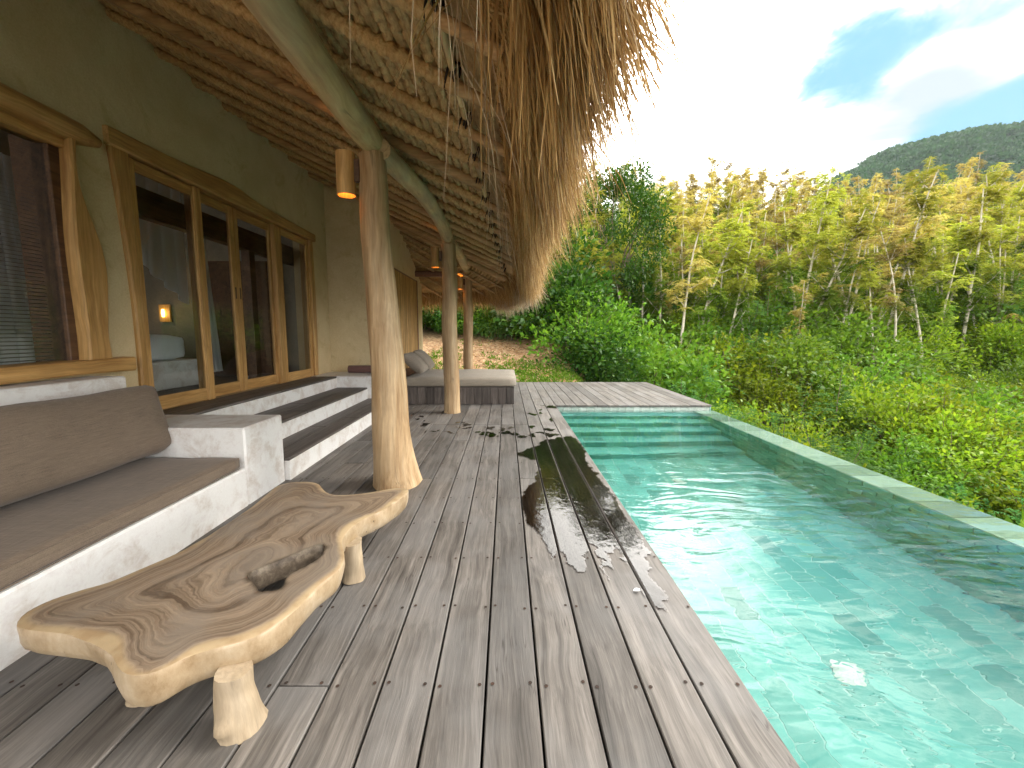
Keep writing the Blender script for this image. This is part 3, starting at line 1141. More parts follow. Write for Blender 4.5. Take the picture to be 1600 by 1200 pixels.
# beams on the posts
BZ = 2.765
beam_def = [((-.98, -.7, BZ - .09), (-1.06, 3.36, BZ + .03), .105, .098, .0, (1, 0, 0)),
            ((-1.0, 3.28, BZ - .03), (-.92, 6.50, BZ + .0), .085, .098, .10, (.75, 0, .5)),
            ((-.91, 6.35, BZ - .02), (-.93, 10.0, BZ + .0), .09, .09, .05, (.5, 0, .5))]
for k, (a, b2, r0, r1, bow, bv) in enumerate(beam_def):
    P, r_ = natural_log(a, b2, r0, r1, 26, 60 + k * 7, .016, bow=bow, bowv=bv)
    build('beam', MB().tube(P, r_, 16, True, wob_fn(70 + k, .05)), M['beam'], villa, smooth=True, sharp=55)
P, r_ = natural_log((-2.4, 9.82, BZ - .04), (-.9, 9.78, BZ - .04), .075, .075, 10, 91, .008)
build('beam', MB().tube(P, r_, 12, True, wob_fn(75, .04)), M['headboard'], villa, smooth=True, sharp=55)

# ------------------------------------------------------------------ thatched roof
roof = empty('thatched_roof', (-2, 4, 3), parent=villa)
prop(roof, 'thatch on bamboo rafters with a long shaggy eave')
SL = .44


def eave_pt(s):
    """underside of the eave: s is metres along the eave from Y=-3; bends round the far corner"""
    s = np.asarray(s, float)
    Y = -3 + s
    L1 = 11.6                                            # straight part ends at Y = 8.6
    rc = 2.3; Lc = rc * math.pi / 2
    xs_ = np.interp(Y, [-3, 0, 2.0, 5.0, 8.0, 8.6], [-.23, -.22, -.19, -.06, .06, .08])
    ang = np.clip((s - L1) / rc, 0, math.pi / 2)
    xq = np.where(s <= L1, xs_, .08 - rc + rc * np.cos(ang))
    yq = np.where(s <= L1, Y, 8.6 + rc * np.sin(ang))
    ex = np.clip(s - L1 - Lc, 0, None)
    xq = xq - ex
    zq = 2.60 - .44 * (xs_ + .19) * (s <= L1) - .0
    zq = zq - .30 * smst(s, L1 - .6, L1 + 1.6) + .22 * smst(s, L1 + Lc - .4, L1 + Lc + 2.2)
    return np.stack([xq, yq, zq], -1)


def inner_pt(s):
    s = np.asarray(s, float)
    L1 = 11.6
    Y = -3 + s
    x = np.full_like(s, -4.15)
    y = np.minimum(Y - .15 * 4.0, 8.0)
    y = np.where(Y < 8.0, np.clip(Y - .6 * smst(Y, 8.0, 6.5), -9, 7.6), 7.6 + .0 * s)
    Lc = 2.3 * math.pi / 2
    ex = np.clip(s - L1 - Lc * .55, 0, None)
    x = x - ex * .8
    z = np.full_like(s, 2.532 + SL * 4.15)
    return np.stack([x, y, z], -1)


def roof_pt(s, t, lift=0.0):
    """t: 0 at the eave, 1 at the wall"""
    E_ = eave_pt(s); I_ = inner_pt(s)
    t = np.asarray(t, float)
    if t.ndim: t = t[..., None]
    q = E_ * (1 - t) + I_ * t
    q[..., 2] += lift - .05 * np.sin(np.pi * np.clip(t, 0, 1))[..., ] .squeeze() if np.ndim(t) else lift
    return q


def roof_line(s, t0, t1, n, lift=0.):
    tt = np.linspace(t0, t1, n)
    E_ = eave_pt(np.full(n, s)); I_ = inner_pt(np.full(n, s))
    q = E_ * (1 - tt)[:, None] + I_ * tt[:, None]
    q[:, 2] += lift
    return q


S_MAX = 11.6 + 2.3 * math.pi / 2 + 3.2
# rafters: thatch-wrapped poles and bare bamboo
raft_s = []
s0 = 3 + 1.80 - .45 * 9
k = 0
while True:
    s_ = s0 + .45 * k
    if s_ > S_MAX: break
    raft_s.append((k, s_)); k += 1
cords = MB()
for k, s_ in raft_s:
    if s_ < 2.45: continue
    bare = (k % 5 == 3) or s_ > 10.0
    n = 290 if not bare else 12
    if s_ > 8.5: n = 60 if not bare else 12
    far_ = s_ > 12.2
    path = roof_line(s_, .02 if not far_ else -.02, .98, n, -.045)
    r_ = R.uniform(.036, .043) if not bare else R.uniform(.042, .055)
    if bare:
        rr_ = np.full(n, r_ if not far_ else .028)
        build('rafter', MB().tube(path, rr_, 10, True), M['bamboo'], roof, smooth=True, sharp=50)
    else:
        tw = np.arange(n)
        wf = lambda i, th, q=R.uniform(0, 6): 1 + .19 * np.sin(i * 1.5 + th * 1.0 + np.sin(i * .17 + q) * .8) + .05 * np.sin(i * .21 + q) + .04 * np.sin(i * 2.9 + th * 3)
        build('wrapped_rafter', MB().tube(path, np.full(n, r_), 8, True, wf), M['wrap'], roof, smooth=True)
        tip = roof_line(s_, -.045, .03, 4, -.045)
        build('rafter', MB().tube(tip, [r_ * .82] * 4, 12, True), M['bamboo'], roof, smooth=True, sharp=50)
    # cord lashing
    if s_ < 11.5:
        c = roof_line(s_, .028, .028, 1, -.045)[0]
        for dx in (-.012, .012, .03):
            ang = np.linspace(0, 2 * np.pi, 15)
            rr = r_ * 1.06 + .006
            cords.tube([(c[0] + dx + .02 * math.sin(a), c[1] + rr * math.cos(a), c[2] + .03 + rr * 1.25 * math.sin(a) + .01) for a in ang], [.0065] * 15, 5, False)
prop(build('lashing', cords, M['black'], roof, smooth=True), kind='stuff')
# eave batten under the thatch
sb = np.arange(2.4, 11.4, .12)
E_ = eave_pt(sb); I_ = inner_pt(sb)
pb = E_ + (I_ - E_) * .024
pb[:, 2] += .015
for a in range(0, len(sb) - 14, 13):
    seg = pb[a:a + 14] + np.array([0, 0, R.uniform(-.006, .006)])
    build('eave_pole', MB().tube(seg, np.full(len(seg), R.uniform(.017, .021)), 8, True), M['beam'], roof, smooth=True, sharp=50)
# braided courses of thatch between the rafters
NB = 56
for i in range(NB):
    t_ = .035 + i * (.95 / NB)
    ss = [np.arange(2.4, 7.2, .0165), np.arange(7.2, 10.5, .028), np.arange(10.5, S_MAX, .06)]
    ss = np.concatenate(ss)
    E_ = eave_pt(ss); I_ = inner_pt(ss)
    pth = E_ * (1 - t_) + I_ * t_
    pth[:, 2] += .018 + .006 * snoise(ss, 200 + i, 2, 2.0)
    ph = R.uniform(0, 6)
    idx_ = ss / .062 * np.pi
    wf = lambda ii_, th, idx_=idx_, ph=ph: 1 + .19 * np.sin(idx_[:, None] * 2.0 + th * 1.0 + ph + .7 * np.sin(idx_[:, None] * .21)) + .10 * np.sin(idx_[:, None] * .63 + ph)
    V, F_ = tube_np(pth, np.full(len(ss), .0365), 6, wf)
    build('thatch_course', (V, np.array(F_)), M['braid'], roof, smooth=True)
# thatch body above
ss = np.arange(2.4, S_MAX + .01, .3)
lay = []
for t_, lf in ((-.02, .07), (.3, .075), (.65, .075), (1.0, .08), (1.25, .45), (1.0, .45), (.5, .45), (.1, .42), (-.06, .36), (-.075, .22), (-.02, .07)):
    E_ = eave_pt(ss); I_ = inner_pt(ss)
    q = E_ * (1 - t_) + I_ * t_
    q[:, 2] += lf
    lay.append(q)
m = len(ss); V = np.concatenate(lay)
F_ = []
for a in range(len(lay) - 1):
    for i in range(m - 1):
        F_.append((a * m + i, a * m + i + 1, (a + 1) * m + i + 1, (a + 1) * m + i))
build('thatch_body', (V, F_), M['braid'], roof)
# house body roof over the rooms
mb = MB()
mb.add([(-3.4, -.6, 4.35), (-7.6, -.6, 6.1), (-7.6, 9.6, 6.1), (-3.4, 8.4, 4.35), (-7.6, 13, 3.0), (-3.6, 12.0, 2.9)], [(0, 1, 2, 3), (3, 2, 4, 5)])
build('upper_thatch', mb, M['braid'], roof)


# shaggy eave: thousands of grass blades
def blades(n, s0_, s1_, mat, rng, t_lo, t_hi, l_lo, l_hi, lift_lo, lift_hi, wid=.0045, out=.75, droop=1.0, name='eave_grass', nseg=6, stray=0.0, lenmod=None, downbias=0.0):
    s_ = rng.uniform(s0_, s1_, n)
    E_ = eave_pt(s_); I_ = inner_pt(s_)
    t_ = rng.uniform(t_lo, t_hi, n)
    lf = rng.uniform(lift_lo, lift_hi, n)
    # thick edge: the higher the layer, the further out it reaches
    o_ = E_ * (1 - t_)[:, None] + I_ * t_[:, None]
    o_[:, 2] += lf
    e2 = eave_pt(s_ + .05)
    tang = e2 - E_; tang /= np.linalg.norm(tang, axis=1)[:, None] + 1e-9
    outv = np.stack([tang[:, 1], -tang[:, 0], np.zeros(n)], -1)
    outv /= np.linalg.norm(outv, axis=1)[:, None] + 1e-9
    d0 = outv * out + np.array([0, 0, -SL - .05 - downbias])[None] + tang * rng.normal(0, .20, n)[:, None]
    d0 += rng.normal(0, .13, (n, 3))
    cid = (s_ / .045 + rng.normal(0, .5, n)).astype(int) % 4000
    d0 += rng.normal(0, .13, (4000, 3))[cid]
    d0 /= np.linalg.norm(d0, axis=1)[:, None]
    L = rng.uniform(l_lo, l_hi, n)
    if lenmod is not None:
        L = L * lenmod(s_)
    L = L * rng.uniform(.72, 1.22, 4000)[cid]
    dr = rng.uniform(.5, 1.5, n) * droop
    side = np.cross(d0, rng.normal(0, 1, (n, 3))); side /= np.linalg.norm(side, axis=1)[:, None]
    u = np.linspace(0, 1, nseg)
    wdt = wid * rng.uniform(.6, 1.6, n)
    P_ = o_.copy(); dirn = d0.copy()
    rows = []
    for q in range(nseg):
        wq = wdt * (1 - .85 * u[q] ** 1.5)
        rows.append(np.stack([P_ - side * wq[:, None], P_ + side * wq[:, None]], 1))
        dirn = dirn + np.array([0, 0, -1.])[None] * (dr * .32)[:, None] + rng.normal(0, .07 + stray, (n, 3))
        dirn /= np.linalg.norm(dirn, axis=1)[:, None]
        P_ = P_ + dirn * (L / (nseg - 1))[:, None]
    V_ = np.stack(rows, 1).reshape(-1, 3)
    b_ = np.arange(n)[:, None] * nseg * 2 + np.arange(nseg - 1)[None, :] * 2
    Fq = np.stack([b_, b_ + 1, b_ + 3, b_ + 2], -1).reshape(-1, 4)
    return prop(build(name, (V_, Fq), mat, roof), kind='stuff')


rg = np.random.default_rng(5)
LM = lambda s_: np.interp(s_, [0, 4.15, 4.5, 4.75, 7, 9.5, 13, 20], [.66, .70, 1.04, .86, .9, .95, .85, .8]) * (1 + .16 * snoise(s_, 77, 4, 3.0))
SE = S_MAX
blades(21000, 2.0, 6.5, M['fringe'], rg, -.10, -.03, .42, .76, .03, .34, .0052, .62, 1.2, lenmod=LM)
blades(14000, 6.5, 11.8, M['fringe'], rg, -.075, -.015, .35, .68, .03, .32, .0055, .74, 1.2, lenmod=LM)
blades(12000, 11.8, SE, M['fringe'], rg, -.06, .03, .3, .6, .0, .3, .006, .7, 1.1, lenmod=LM)
blades(8000, 2.0, 6.5, M['fringe'], rg, -.065, -.03, .30, .60, .02, .06, .0034, .95, .45, lenmod=LM)
blades(5000, 6.5, 11.8, M['fringe'], rg, -.055, -.02, .30, .55, .02, .06, .0038, .9, .5, lenmod=LM)
blades(4500, 2.0, 6.0, M['fringe_pale'], rg, -.08, -.04, .42, .78, .2, .38, .0036, .65, 1.3, lenmod=LM)
blades(9000, 6.0, 12.2, M['fringe_pale'], rg, -.07, -.03, .35, .66, .16, .40, .0044, .72, 1.2, lenmod=LM)
blades(8000, 11.3, 13.4, M['fringe_pale'], rg, -.09, -.02, .35, .62, .05, .38, .006, .75, 1.2)
blades(400, 4.0, 7.0, M['fringe_pale'], rg, -.06, -.02, .45, .75, .1, .38, .0036, .8, 1.2, lenmod=LM)
blades(130, 3.5, 9, M['fringe_pale'], rg, -.02, .02, .35, .75, .0, .03, .0028, .2, 1.2, name='loose_grass', nseg=7, stray=.03)

# ------------------------------------------------------------------ lamps on the posts
def half_tube(x, y, z0, z1, r, n=18, th_=.007):
    V = []; F_ = []
    a = np.linspace(0, 2 * np.pi, n, endpoint=False)
    for (rr, zz_) in ((r, z0), (r, z1), (r - th_, z1), (r - th_, z0)):
        V += [(x + rr * math.cos(q), y + rr * math.sin(q), zz_) for q in a]
    for l in range(4):
        m_ = (l + 1) % 4
        F_ += [(l * n + i, l * n + (i + 1) % n, m_ * n + (i + 1) % n, m_ * n + i) for i in range(n)]
    return V, F_


lampdef = [((-1.262, 3.27), 2.38, 2.70, .073, 'round bamboo lamp on the nearest log post glowing below'),
           ((-1.115, 6.36), 2.32, 2.62, .068, 'bamboo lamp on the middle log post by the daybed'),
           ((-1.09, 9.58), 2.33, 2.62, .07, 'bamboo lamp on the farthest log post glowing orange')]
for (xy, z0, z1, r0, lab) in lampdef:
    lo = empty('wall_lamp', (xy[0], xy[1], z0), lab, 'lamp', 'lamps on the veranda posts')
    build('lamp_shade', half_tube(xy[0], xy[1], z0, z1, r0), M['bamboo_door'], lo, smooth=True, sharp=40)
    build('bracket', MB().box(xy[0] + r0 - .004, xy[0] + r0 + .04, xy[1] - .02, xy[1] + .02, z0 + .1, z1 - .05), M['inner_wood'], lo)
    V = []; F_ = []
    zc = (z0 + z1) / 2
    MBb = MB().tube([(xy[0], xy[1], zc - .06), (xy[0], xy[1], zc - .04), (xy[0], xy[1], zc + .04), (xy[0], xy[1], zc + .06)], [.012, .024, .024, .012], 10)
    build('bulb', MBb, M['bulb'], lo, smooth=True)
    for dz, nm in ((z0 - zc + .05, 0), (z1 - zc - .05, 1)):
        L = bpy.data.lights.new('lamp_light', 'SPOT')
        L.energy = 5.0; L.color = (1.0, .45, .12); L.shadow_soft_size = .03
        L.spot_size = math.radians(130); L.spot_blend = .4
        lo_ = bpy.data.objects.new('lamp_light', L)
        lo_.parent = lo
        lo_.location = (0, 0, zc - z0)
        lo_.rotation_euler = (0 if nm == 0 else math.pi, 0, 0)
        COL.objects.link(lo_)

# ------------------------------------------------------------------ built-in bench
bench = empty('built_in_bench', (-2.5, 2, 0), 'long white plastered built-in bench with an armrest under the window', 'bench')
BX = -1.955
build('seat_base', MB().box(WX + .002, BX, -1.5, 2.899, -.05, .29, .012), M['plaster'], bench)
build('armrest', MB().box(WX + .002, BX - .001, 2.90, 3.405, -.05, .592, .012), M['plaster'], bench)
build('back_ledge', MB().box(WX + .002, -3.0, -1.5, 3.12, .292, .962, .014), M['plaster'], bench)


def cushion(name, x0, x1, y0, y1, z0, z1, mat, label, cat, puff=.02, nx=10, ny_=26, nz=4, tilt=None, seed=0, round_=.03, group=None, wr=.006):
    """soft box: superellipsoid-like rounding with sagging and wrinkles; tilt(V)->V places it"""
    V = []; F_ = []
    g = {}
    L = (nx, ny_, nz)

    def vid(i, j, k):
        key = (i, j, k)
        if key not in g:
            g[key] = len(V)
            V.append((i / nx * 2 - 1, j / ny_ * 2 - 1, k / nz * 2 - 1))
        return g[key]
    for ax in range(3):
        u, v = [q for q in range(3) if q != ax]
        for sd_ in (0, L[ax]):
            for a in range(L[u]):
                for c in range(L[v]):
                    q = []
                    for (da, dc) in ((0, 0), (1, 0), (1, 1), (0, 1)):
                        i3 = [0, 0, 0]; i3[ax] = sd_; i3[u] = a + da; i3[v] = c + dc
                        q.append(vid(*i3))
                    if (sd_ > 0) != (ax != 1): q.reverse()
                    F_.append(tuple(q))
    P_ = np.array(V)
    sx_, sy_, sz_ = (x1 - x0) / 2, (y1 - y0) / 2, (z1 - z0) / 2
    size = np.array([sx_, sy_, sz_])
    Q = P_ * size
    r0 = np.minimum(round_, size * .9)
    inner = np.clip(Q, -(size - r0), size - r0)
    dlt = Q - inner
    nrm = np.linalg.norm(dlt / r0, axis=1)[:, None]
    mx = np.abs(dlt / r0).max(1)[:, None]
    Q = inner + np.where(nrm > 1e-6, dlt * (mx / np.maximum(nrm, 1e-6)), dlt)
    ex = (1 - P_[:, 0] ** 2) * (1 - P_[:, 1] ** 6)
    Q[:, 2] += np.sign(P_[:, 2]) * np.abs(P_[:, 2]) * puff * ex
    Q[:, 2] += wr * snoise2(Q[:, 0] * 1.0, Q[:, 1] * 1.0, seed, 4, 9.0)
    Q[:, 0] += wr * .7 * snoise2(Q[:, 1], Q[:, 2], seed + 1, 3, 8.0)
    Q[:, 1] += wr * .7 * snoise2(Q[:, 0], Q[:, 2], seed + 2, 3, 8.0)
    Q = Q + np.array([(x0 + x1) / 2, (y0 + y1) / 2, (z0 + z1) / 2])
    if tilt is not None:
        Q = tilt(Q)
    o = build(name, (Q, F_), mat, smooth=True)
    return prop(o, label, cat, group)


cushion('seat_cushion', -2.985, BX - .02, -1.4, 2.872, .292, .382, M['brown_fabric'], 'long flat brown seat cushion on the white bench', 'cushion', .004, 14, 60, 4, seed=2, round_=.018, wr=.0045)


sc_o = next(o for o in COL.objects if o.name == 'seat_cushion')
build('piping', MB().tube([(BX - .021, y, .3775 + .002 * math.sin(y * 5)) for y in np.linspace(-1.37, 2.85, 40)], [.0035] * 40, 5, True), M['brown_fabric'], sc_o, smooth=True)
build('piping', MB().tube([(BX - .021, y, .298 + .001 * math.sin(y * 7)) for y in np.linspace(-1.37, 2.85, 40)], [.003] * 40, 5, True), M['brown_fabric'], sc_o, smooth=True)


def lean(cx_, cz_, ang):
    ca, sa = math.cos(ang), math.sin(ang)

    def f(Q):
        x = Q[:, 0] - cx_; z = Q[:, 2] - cz_
        Q = Q.copy()
        Q[:, 0] = cx_ + ca * x + sa * z
        Q[:, 2] = cz_ - sa * x + ca * z
        return Q
    return f


cushion('back_cushion', -2.50, -1.98, .35, 2.93, .38, .56, M['brown_fabric'], 'big brown back cushion leaning on the bench ledge', 'cushion', .05, 10, 34, 6, lean(-2.50, .41, math.radians(-118)) if False else (lambda Q: np.stack([-2.47 - (Q[:, 0] + 2.50) * math.cos(math.radians(62)) - (Q[:, 2] - .38) * math.sin(math.radians(62)) + .0, Q[:, 1] + (Q[:, 0] + 2.5) * .26, .392 + (Q[:, 0] + 2.50) * math.sin(math.radians(62)) - (Q[:, 2] - .38) * math.cos(math.radians(62)) + .075], -1)), seed=5, round_=.07, wr=.011)

# ------------------------------------------------------------------ daybed
db = empty('daybed', (-.9, 8, 0), 'low daybed with dark upright side boards at the end of the deck', 'daybed')
YD0, YD1 = 7.15, 8.88
nbd = 14
for k in range(nbd):
    a = -1.90 + k * 2.045 / nbd; c = a + 2.045 / nbd
    build('side_board', MB().box(a + .004, c - .004, YD0 + R.uniform(0, .004), YD0 + .025, .004, .315, .003), M['board_up'], db)
for k in range(10):
    a = YD0 + .026 + k * (YD1 - YD0 - .03) / 10; c = a + (YD1 - YD0 - .03) / 10
    build('side_board', MB().box(.118, .143, a + .002, c - .002, .004, .315, .003), M['board_up'], db)
build('bed_base', MB().box(-1.90, .116, YD0 + .027, YD1, .01, .318, .004), M['board_up'], db)
build('headboard', MB().box(-1.975, -1.905, YD0 - .02, YD1, .0, .60, .01), M['headboard'], db)
cushion('daybed_mattress', -1.895, .185, YD0 - .02, YD1 + .02, .320, .490, M['grey_fabric'], 'thick grey beige mattress on the daybed', 'mattress', .012, 16, 14, 4, seed=8, round_=.045, wr=.006)


def pil(yc, seed, label, ang=50, dx=0.0):
    def f(Q):
        x = Q[:, 0]; z = Q[:, 2]
        a = math.radians(ang)
        return np.stack([-1.72 + dx - x * math.cos(a) - z * math.sin(a) * .9, yc + Q[:, 1], .505 + .02 + (x + .24) * math.sin(a) - z * math.cos(a) * 1.0 + .05], -1)
    o = cushion('pillow', -.24, .24, -.25, .25, -.065, .065, M['pillow_fabric'], label, 'pillow', .05, 12, 12, 4, f, seed, .05, 'pillows on the daybed', .006)


pil(7.50, 12, 'taupe pillow nearest the camera against the daybed headboard', 42, .0)
pil(8.12, 17, 'taupe pillow behind the other one against the daybed headboard', 48, .03)

# rolled mat on the ledge by the steps
def spiral_roll(x0, x1, y, z, r):
    V = []; F_ = []
    n = 60
    th_ = np.linspace(0, 2 * np.pi * 4, n)
    rr = r * (.18 + .82 * th_ / th_[-1])
    for x in (x0, x1):
        for (a, q) in zip(th_, rr):
            V.append((x, y + q * math.cos(a), z + q * math.sin(a)))
    for i in range(n - 1):
        F_.append((i, i + 1, n + i + 1, n + i))
    ang = np.linspace(0, 2 * np.pi, 24, endpoint=False)
    o = len(V)
    for x in (x0 + .004, x1 - .004):
        V += [(x, y + r * .97 * math.cos(a), z + r * .97 * math.sin(a)) for a in ang]
    F_ += [(o + i, o + (i + 1) % 24, o + 24 + (i + 1) % 24, o + 24 + i) for i in range(24)]
    F_ += [tuple(range(o, o + 24)), tuple(range(o + 47, o + 23, -1))]
    return V, F_


prop(build('rolled_mat', spiral_roll(-2.86, -2.30, 7.18, .572 + .072, .07), M['mat_fabric'], smooth=True, sharp=50), 'rolled mauve brown mat lying on the white block by the steps', 'mat')

# ------------------------------------------------------------------ coffee table
TZ = .30
OUT = [(24, 975), (30, 962), (41, 954), (65, 941), (94, 930), (130, 919), (169, 909), (205, 894), (240, 879), (271, 866), (300, 851), (326, 836), (349, 821), (372, 806), (394, 791), (406, 781), (416, 772),
       (431, 759), (450, 753), (470, 751.5), (487, 752), (498, 755), (504, 763), (510, 769), (520, 772.5), (540, 772.5), (557, 771.5), (572, 769.5), (587, 767), (602, 764), (615, 761.5), (630, 761), (639, 763), (638, 767),
       (622, 780), (600, 795), (584, 802), (569, 807), (556, 815), (545, 825), (536, 834), (532, 844), (536, 855), (538, 866), (535, 878), (527, 890), (515, 900), (499, 911), (485, 926), (469, 941), (453, 957), (435, 971), (416, 984), (394, 994), (365, 1002),
       (337, 1008), (318, 1012), (300, 1018), (287, 1025), (277, 1031), (261, 1041), (244, 1048), (226, 1053), (210, 1054), (198, 1053), (189, 1048), (182, 1040), (179, 1030), (175, 1018), (168, 1011), (157, 1003), (144, 997), (128, 993), (110, 990), (94, 987), (70, 985), (48, 983), (32, 980)]
HOLE = [(386, 897), (392, 891), (405, 886), (420, 880), (440, 872), (460, 864), (480, 856), (497, 851), (506, 850), (508, 856), (504, 866), (493, 875), (478, 883), (464, 889), (450, 897), (445, 904), (444, 912), (438, 919), (424, 921), (402, 922), (401, 914), (392, 905)]
oP = np.array([onz(a, b, TZ)[:2] for a, b in OUT])
hP = np.array([onz(a, b, TZ)[:2] for a, b in HOLE])


def densify(P, st):
    out = []
    for i in range(len(P)):
        a, b = P[i], P[(i + 1) % len(P)]
        n = max(1, int(np.linalg.norm(b - a) / st))
        for k in range(n):
            out.append(a + (b - a) * k / n)
    return np.array(out)


def smooth_loop(P, it=2):
    for _ in range(it):
        P = P * .5 + .25 * (np.roll(P, 1, 0) + np.roll(P, -1, 0))
    return P


def edge_dist(Q, P):
    A = P; B = np.roll(P, -1, 0)
    d_ = np.full(len(Q), 9e9)
    for a, b in zip(A, B):
        ab = b - a; t_ = np.clip(((Q - a) @ ab) / (ab @ ab + 1e-12), 0, 1)
        d_ = np.minimum(d_, np.linalg.norm(Q - (a + t_[:, None] * ab), axis=1))
    return d_


def inside(Q, P):
    A = P; B = np.roll(P, -1, 0)
    c = np.zeros(len(Q), bool)
    for a, b in zip(A, B):
        cond = (a[1] > Q[:, 1]) != (b[1] > Q[:, 1])
        xi = (b[0] - a[0]) * (Q[:, 1] - a[1]) / (b[1] - a[1] + 1e-15) + a[0]
        c ^= cond & (Q[:, 0] < xi)
    return c


oP = smooth_loop(densify(oP, .022), 2)
hP = smooth_loop(densify(hP, .011), 1)
hP = hP + NR.normal(0, .0009, hP.shape)
gxx, gyy = np.meshgrid(np.arange(oP[:, 0].min(), oP[:, 0].max(), .024), np.arange(oP[:, 1].min(), oP[:, 1].max(), .024), indexing='ij')
Q = np.stack([gxx.ravel(), gyy.ravel()], -1) + NR.uniform(-.004, .004, (gxx.size, 2))
Q = Q[inside(Q, oP) & ~inside(Q, hP)]
Q = Q[(edge_dist(Q, oP) > .014) & (edge_dist(Q, hP) > .010)]
no, nh = len(oP), len(hP)
pts = [Vector(v) for v in np.concatenate([oP, hP, Q])]
edges = [(i, (i + 1) % no) for i in range(no)] + [(no + i, no + (i + 1) % nh) for i in range(nh)]
cv, ce, cf, ov, oe, of = mgeo.delaunay_2d_cdt(pts, edges, [], 0, 1e-6)
cv = np.array([tuple(v) for v in cv])
cen = np.array([cv[list(f)].mean(0) for f in cf])
keep = inside(cen, oP) & ~inside(cen, hP)
cf = [tuple(f) for f, k in zip(cf, keep) if k]
# make sure of a consistent direction (upwards)
def up(f):
    a, b, c = cv[f[0]], cv[f[1]], cv[f[2]]
    return f if (b[0] - a[0]) * (c[1] - a[1]) - (b[1] - a[1]) * (c[0] - a[0]) > 0 else f[::-1]
cf = [up(f) for f in cf]
ed = edge_dist(cv, oP); ed_soft = None; hd_ = edge_dist(cv, hP)
ztop = TZ - .006 * smst(ed, .02, .2) - .005 * smst(.012 - ed, 0, .012) + .0012 * snoise2(cv[:, 0], cv[:, 1], 6, 3, 14)
Vt = np.column_stack([cv, ztop])
Vall = [tuple(v) for v in Vt]; Fall = list(cf)
area = 0.5 * np.sum(oP[:, 0] * np.roll(oP[:, 1], -1) - np.roll(oP[:, 0], -1) * oP[:, 1])
# side wall rings; the outline's vertices come first in cv
remap_o = [int(np.argmin(np.linalg.norm(cv - q, axis=1))) for q in oP]
remap_h = [int(np.argmin(np.linalg.norm(cv - q, axis=1))) for q in hP]
tan = np.roll(oP, -1, 0) - np.roll(oP, 1, 0); tan /= np.linalg.norm(tan, axis=1)[:, None]
inn = np.stack([-tan[:, 1], tan[:, 0]], -1) * (1 if area > 0 else -1)
ringprev = remap_o
sidx = np.arange(no)
thk = .118 + .02 * snoise(sidx * .11, 9, 3, 1.0)
for (fz, off) in ((.03, -.003), (.12, -.005), (.35, -.004), (.6, .001), (.85, .009), (.97, .022), (1.0, .055)):
    offv = off + .007 * snoise(sidx * .21 + fz * 2, 21, 3, 1.0)
    base_i = len(Vall)
    for i in range(no):
        q = oP[i] + inn[i] * offv[i]
        Vall.append((q[0], q[1], TZ - .004 - thk[i] * fz))
    ring = list(range(base_i, base_i + no))
    for i in range(no):
        j = (i + 1) % no
        f = (ringprev[i], ringprev[j], ring[j], ring[i])
        Fall.append(f[::-1] if area > 0 else f)
    ringprev = ring
# hole walls
hprev = remap_h
htan = np.roll(hP, -1, 0) - np.roll(hP, 1, 0); htan /= np.linalg.norm(htan, axis=1)[:, None]
harea = 0.5 * np.sum(hP[:, 0] * np.roll(hP[:, 1], -1) - np.roll(hP[:, 0], -1) * hP[:, 1])
hin = np.stack([-htan[:, 1], htan[:, 0]], -1) * (1 if harea > 0 else -1)
for (fz, off) in ((.15, .004), (.5, .012), (1.0, .004)):
    base_i = len(Vall)
    for i in range(nh):
        q = hP[i] + hin[i] * (off + R.uniform(-.0015, .0015))
        Vall.append((q[0], q[1], TZ - .012 - .085 * fz))
    ring = list(range(base_i, base_i + nh))
    for i in range(nh):
        j = (i + 1) % nh
        f = (hprev[i], hprev[j], ring[j], ring[i])
        Fall.append(f if harea > 0 else f[::-1])
    hprev = ring


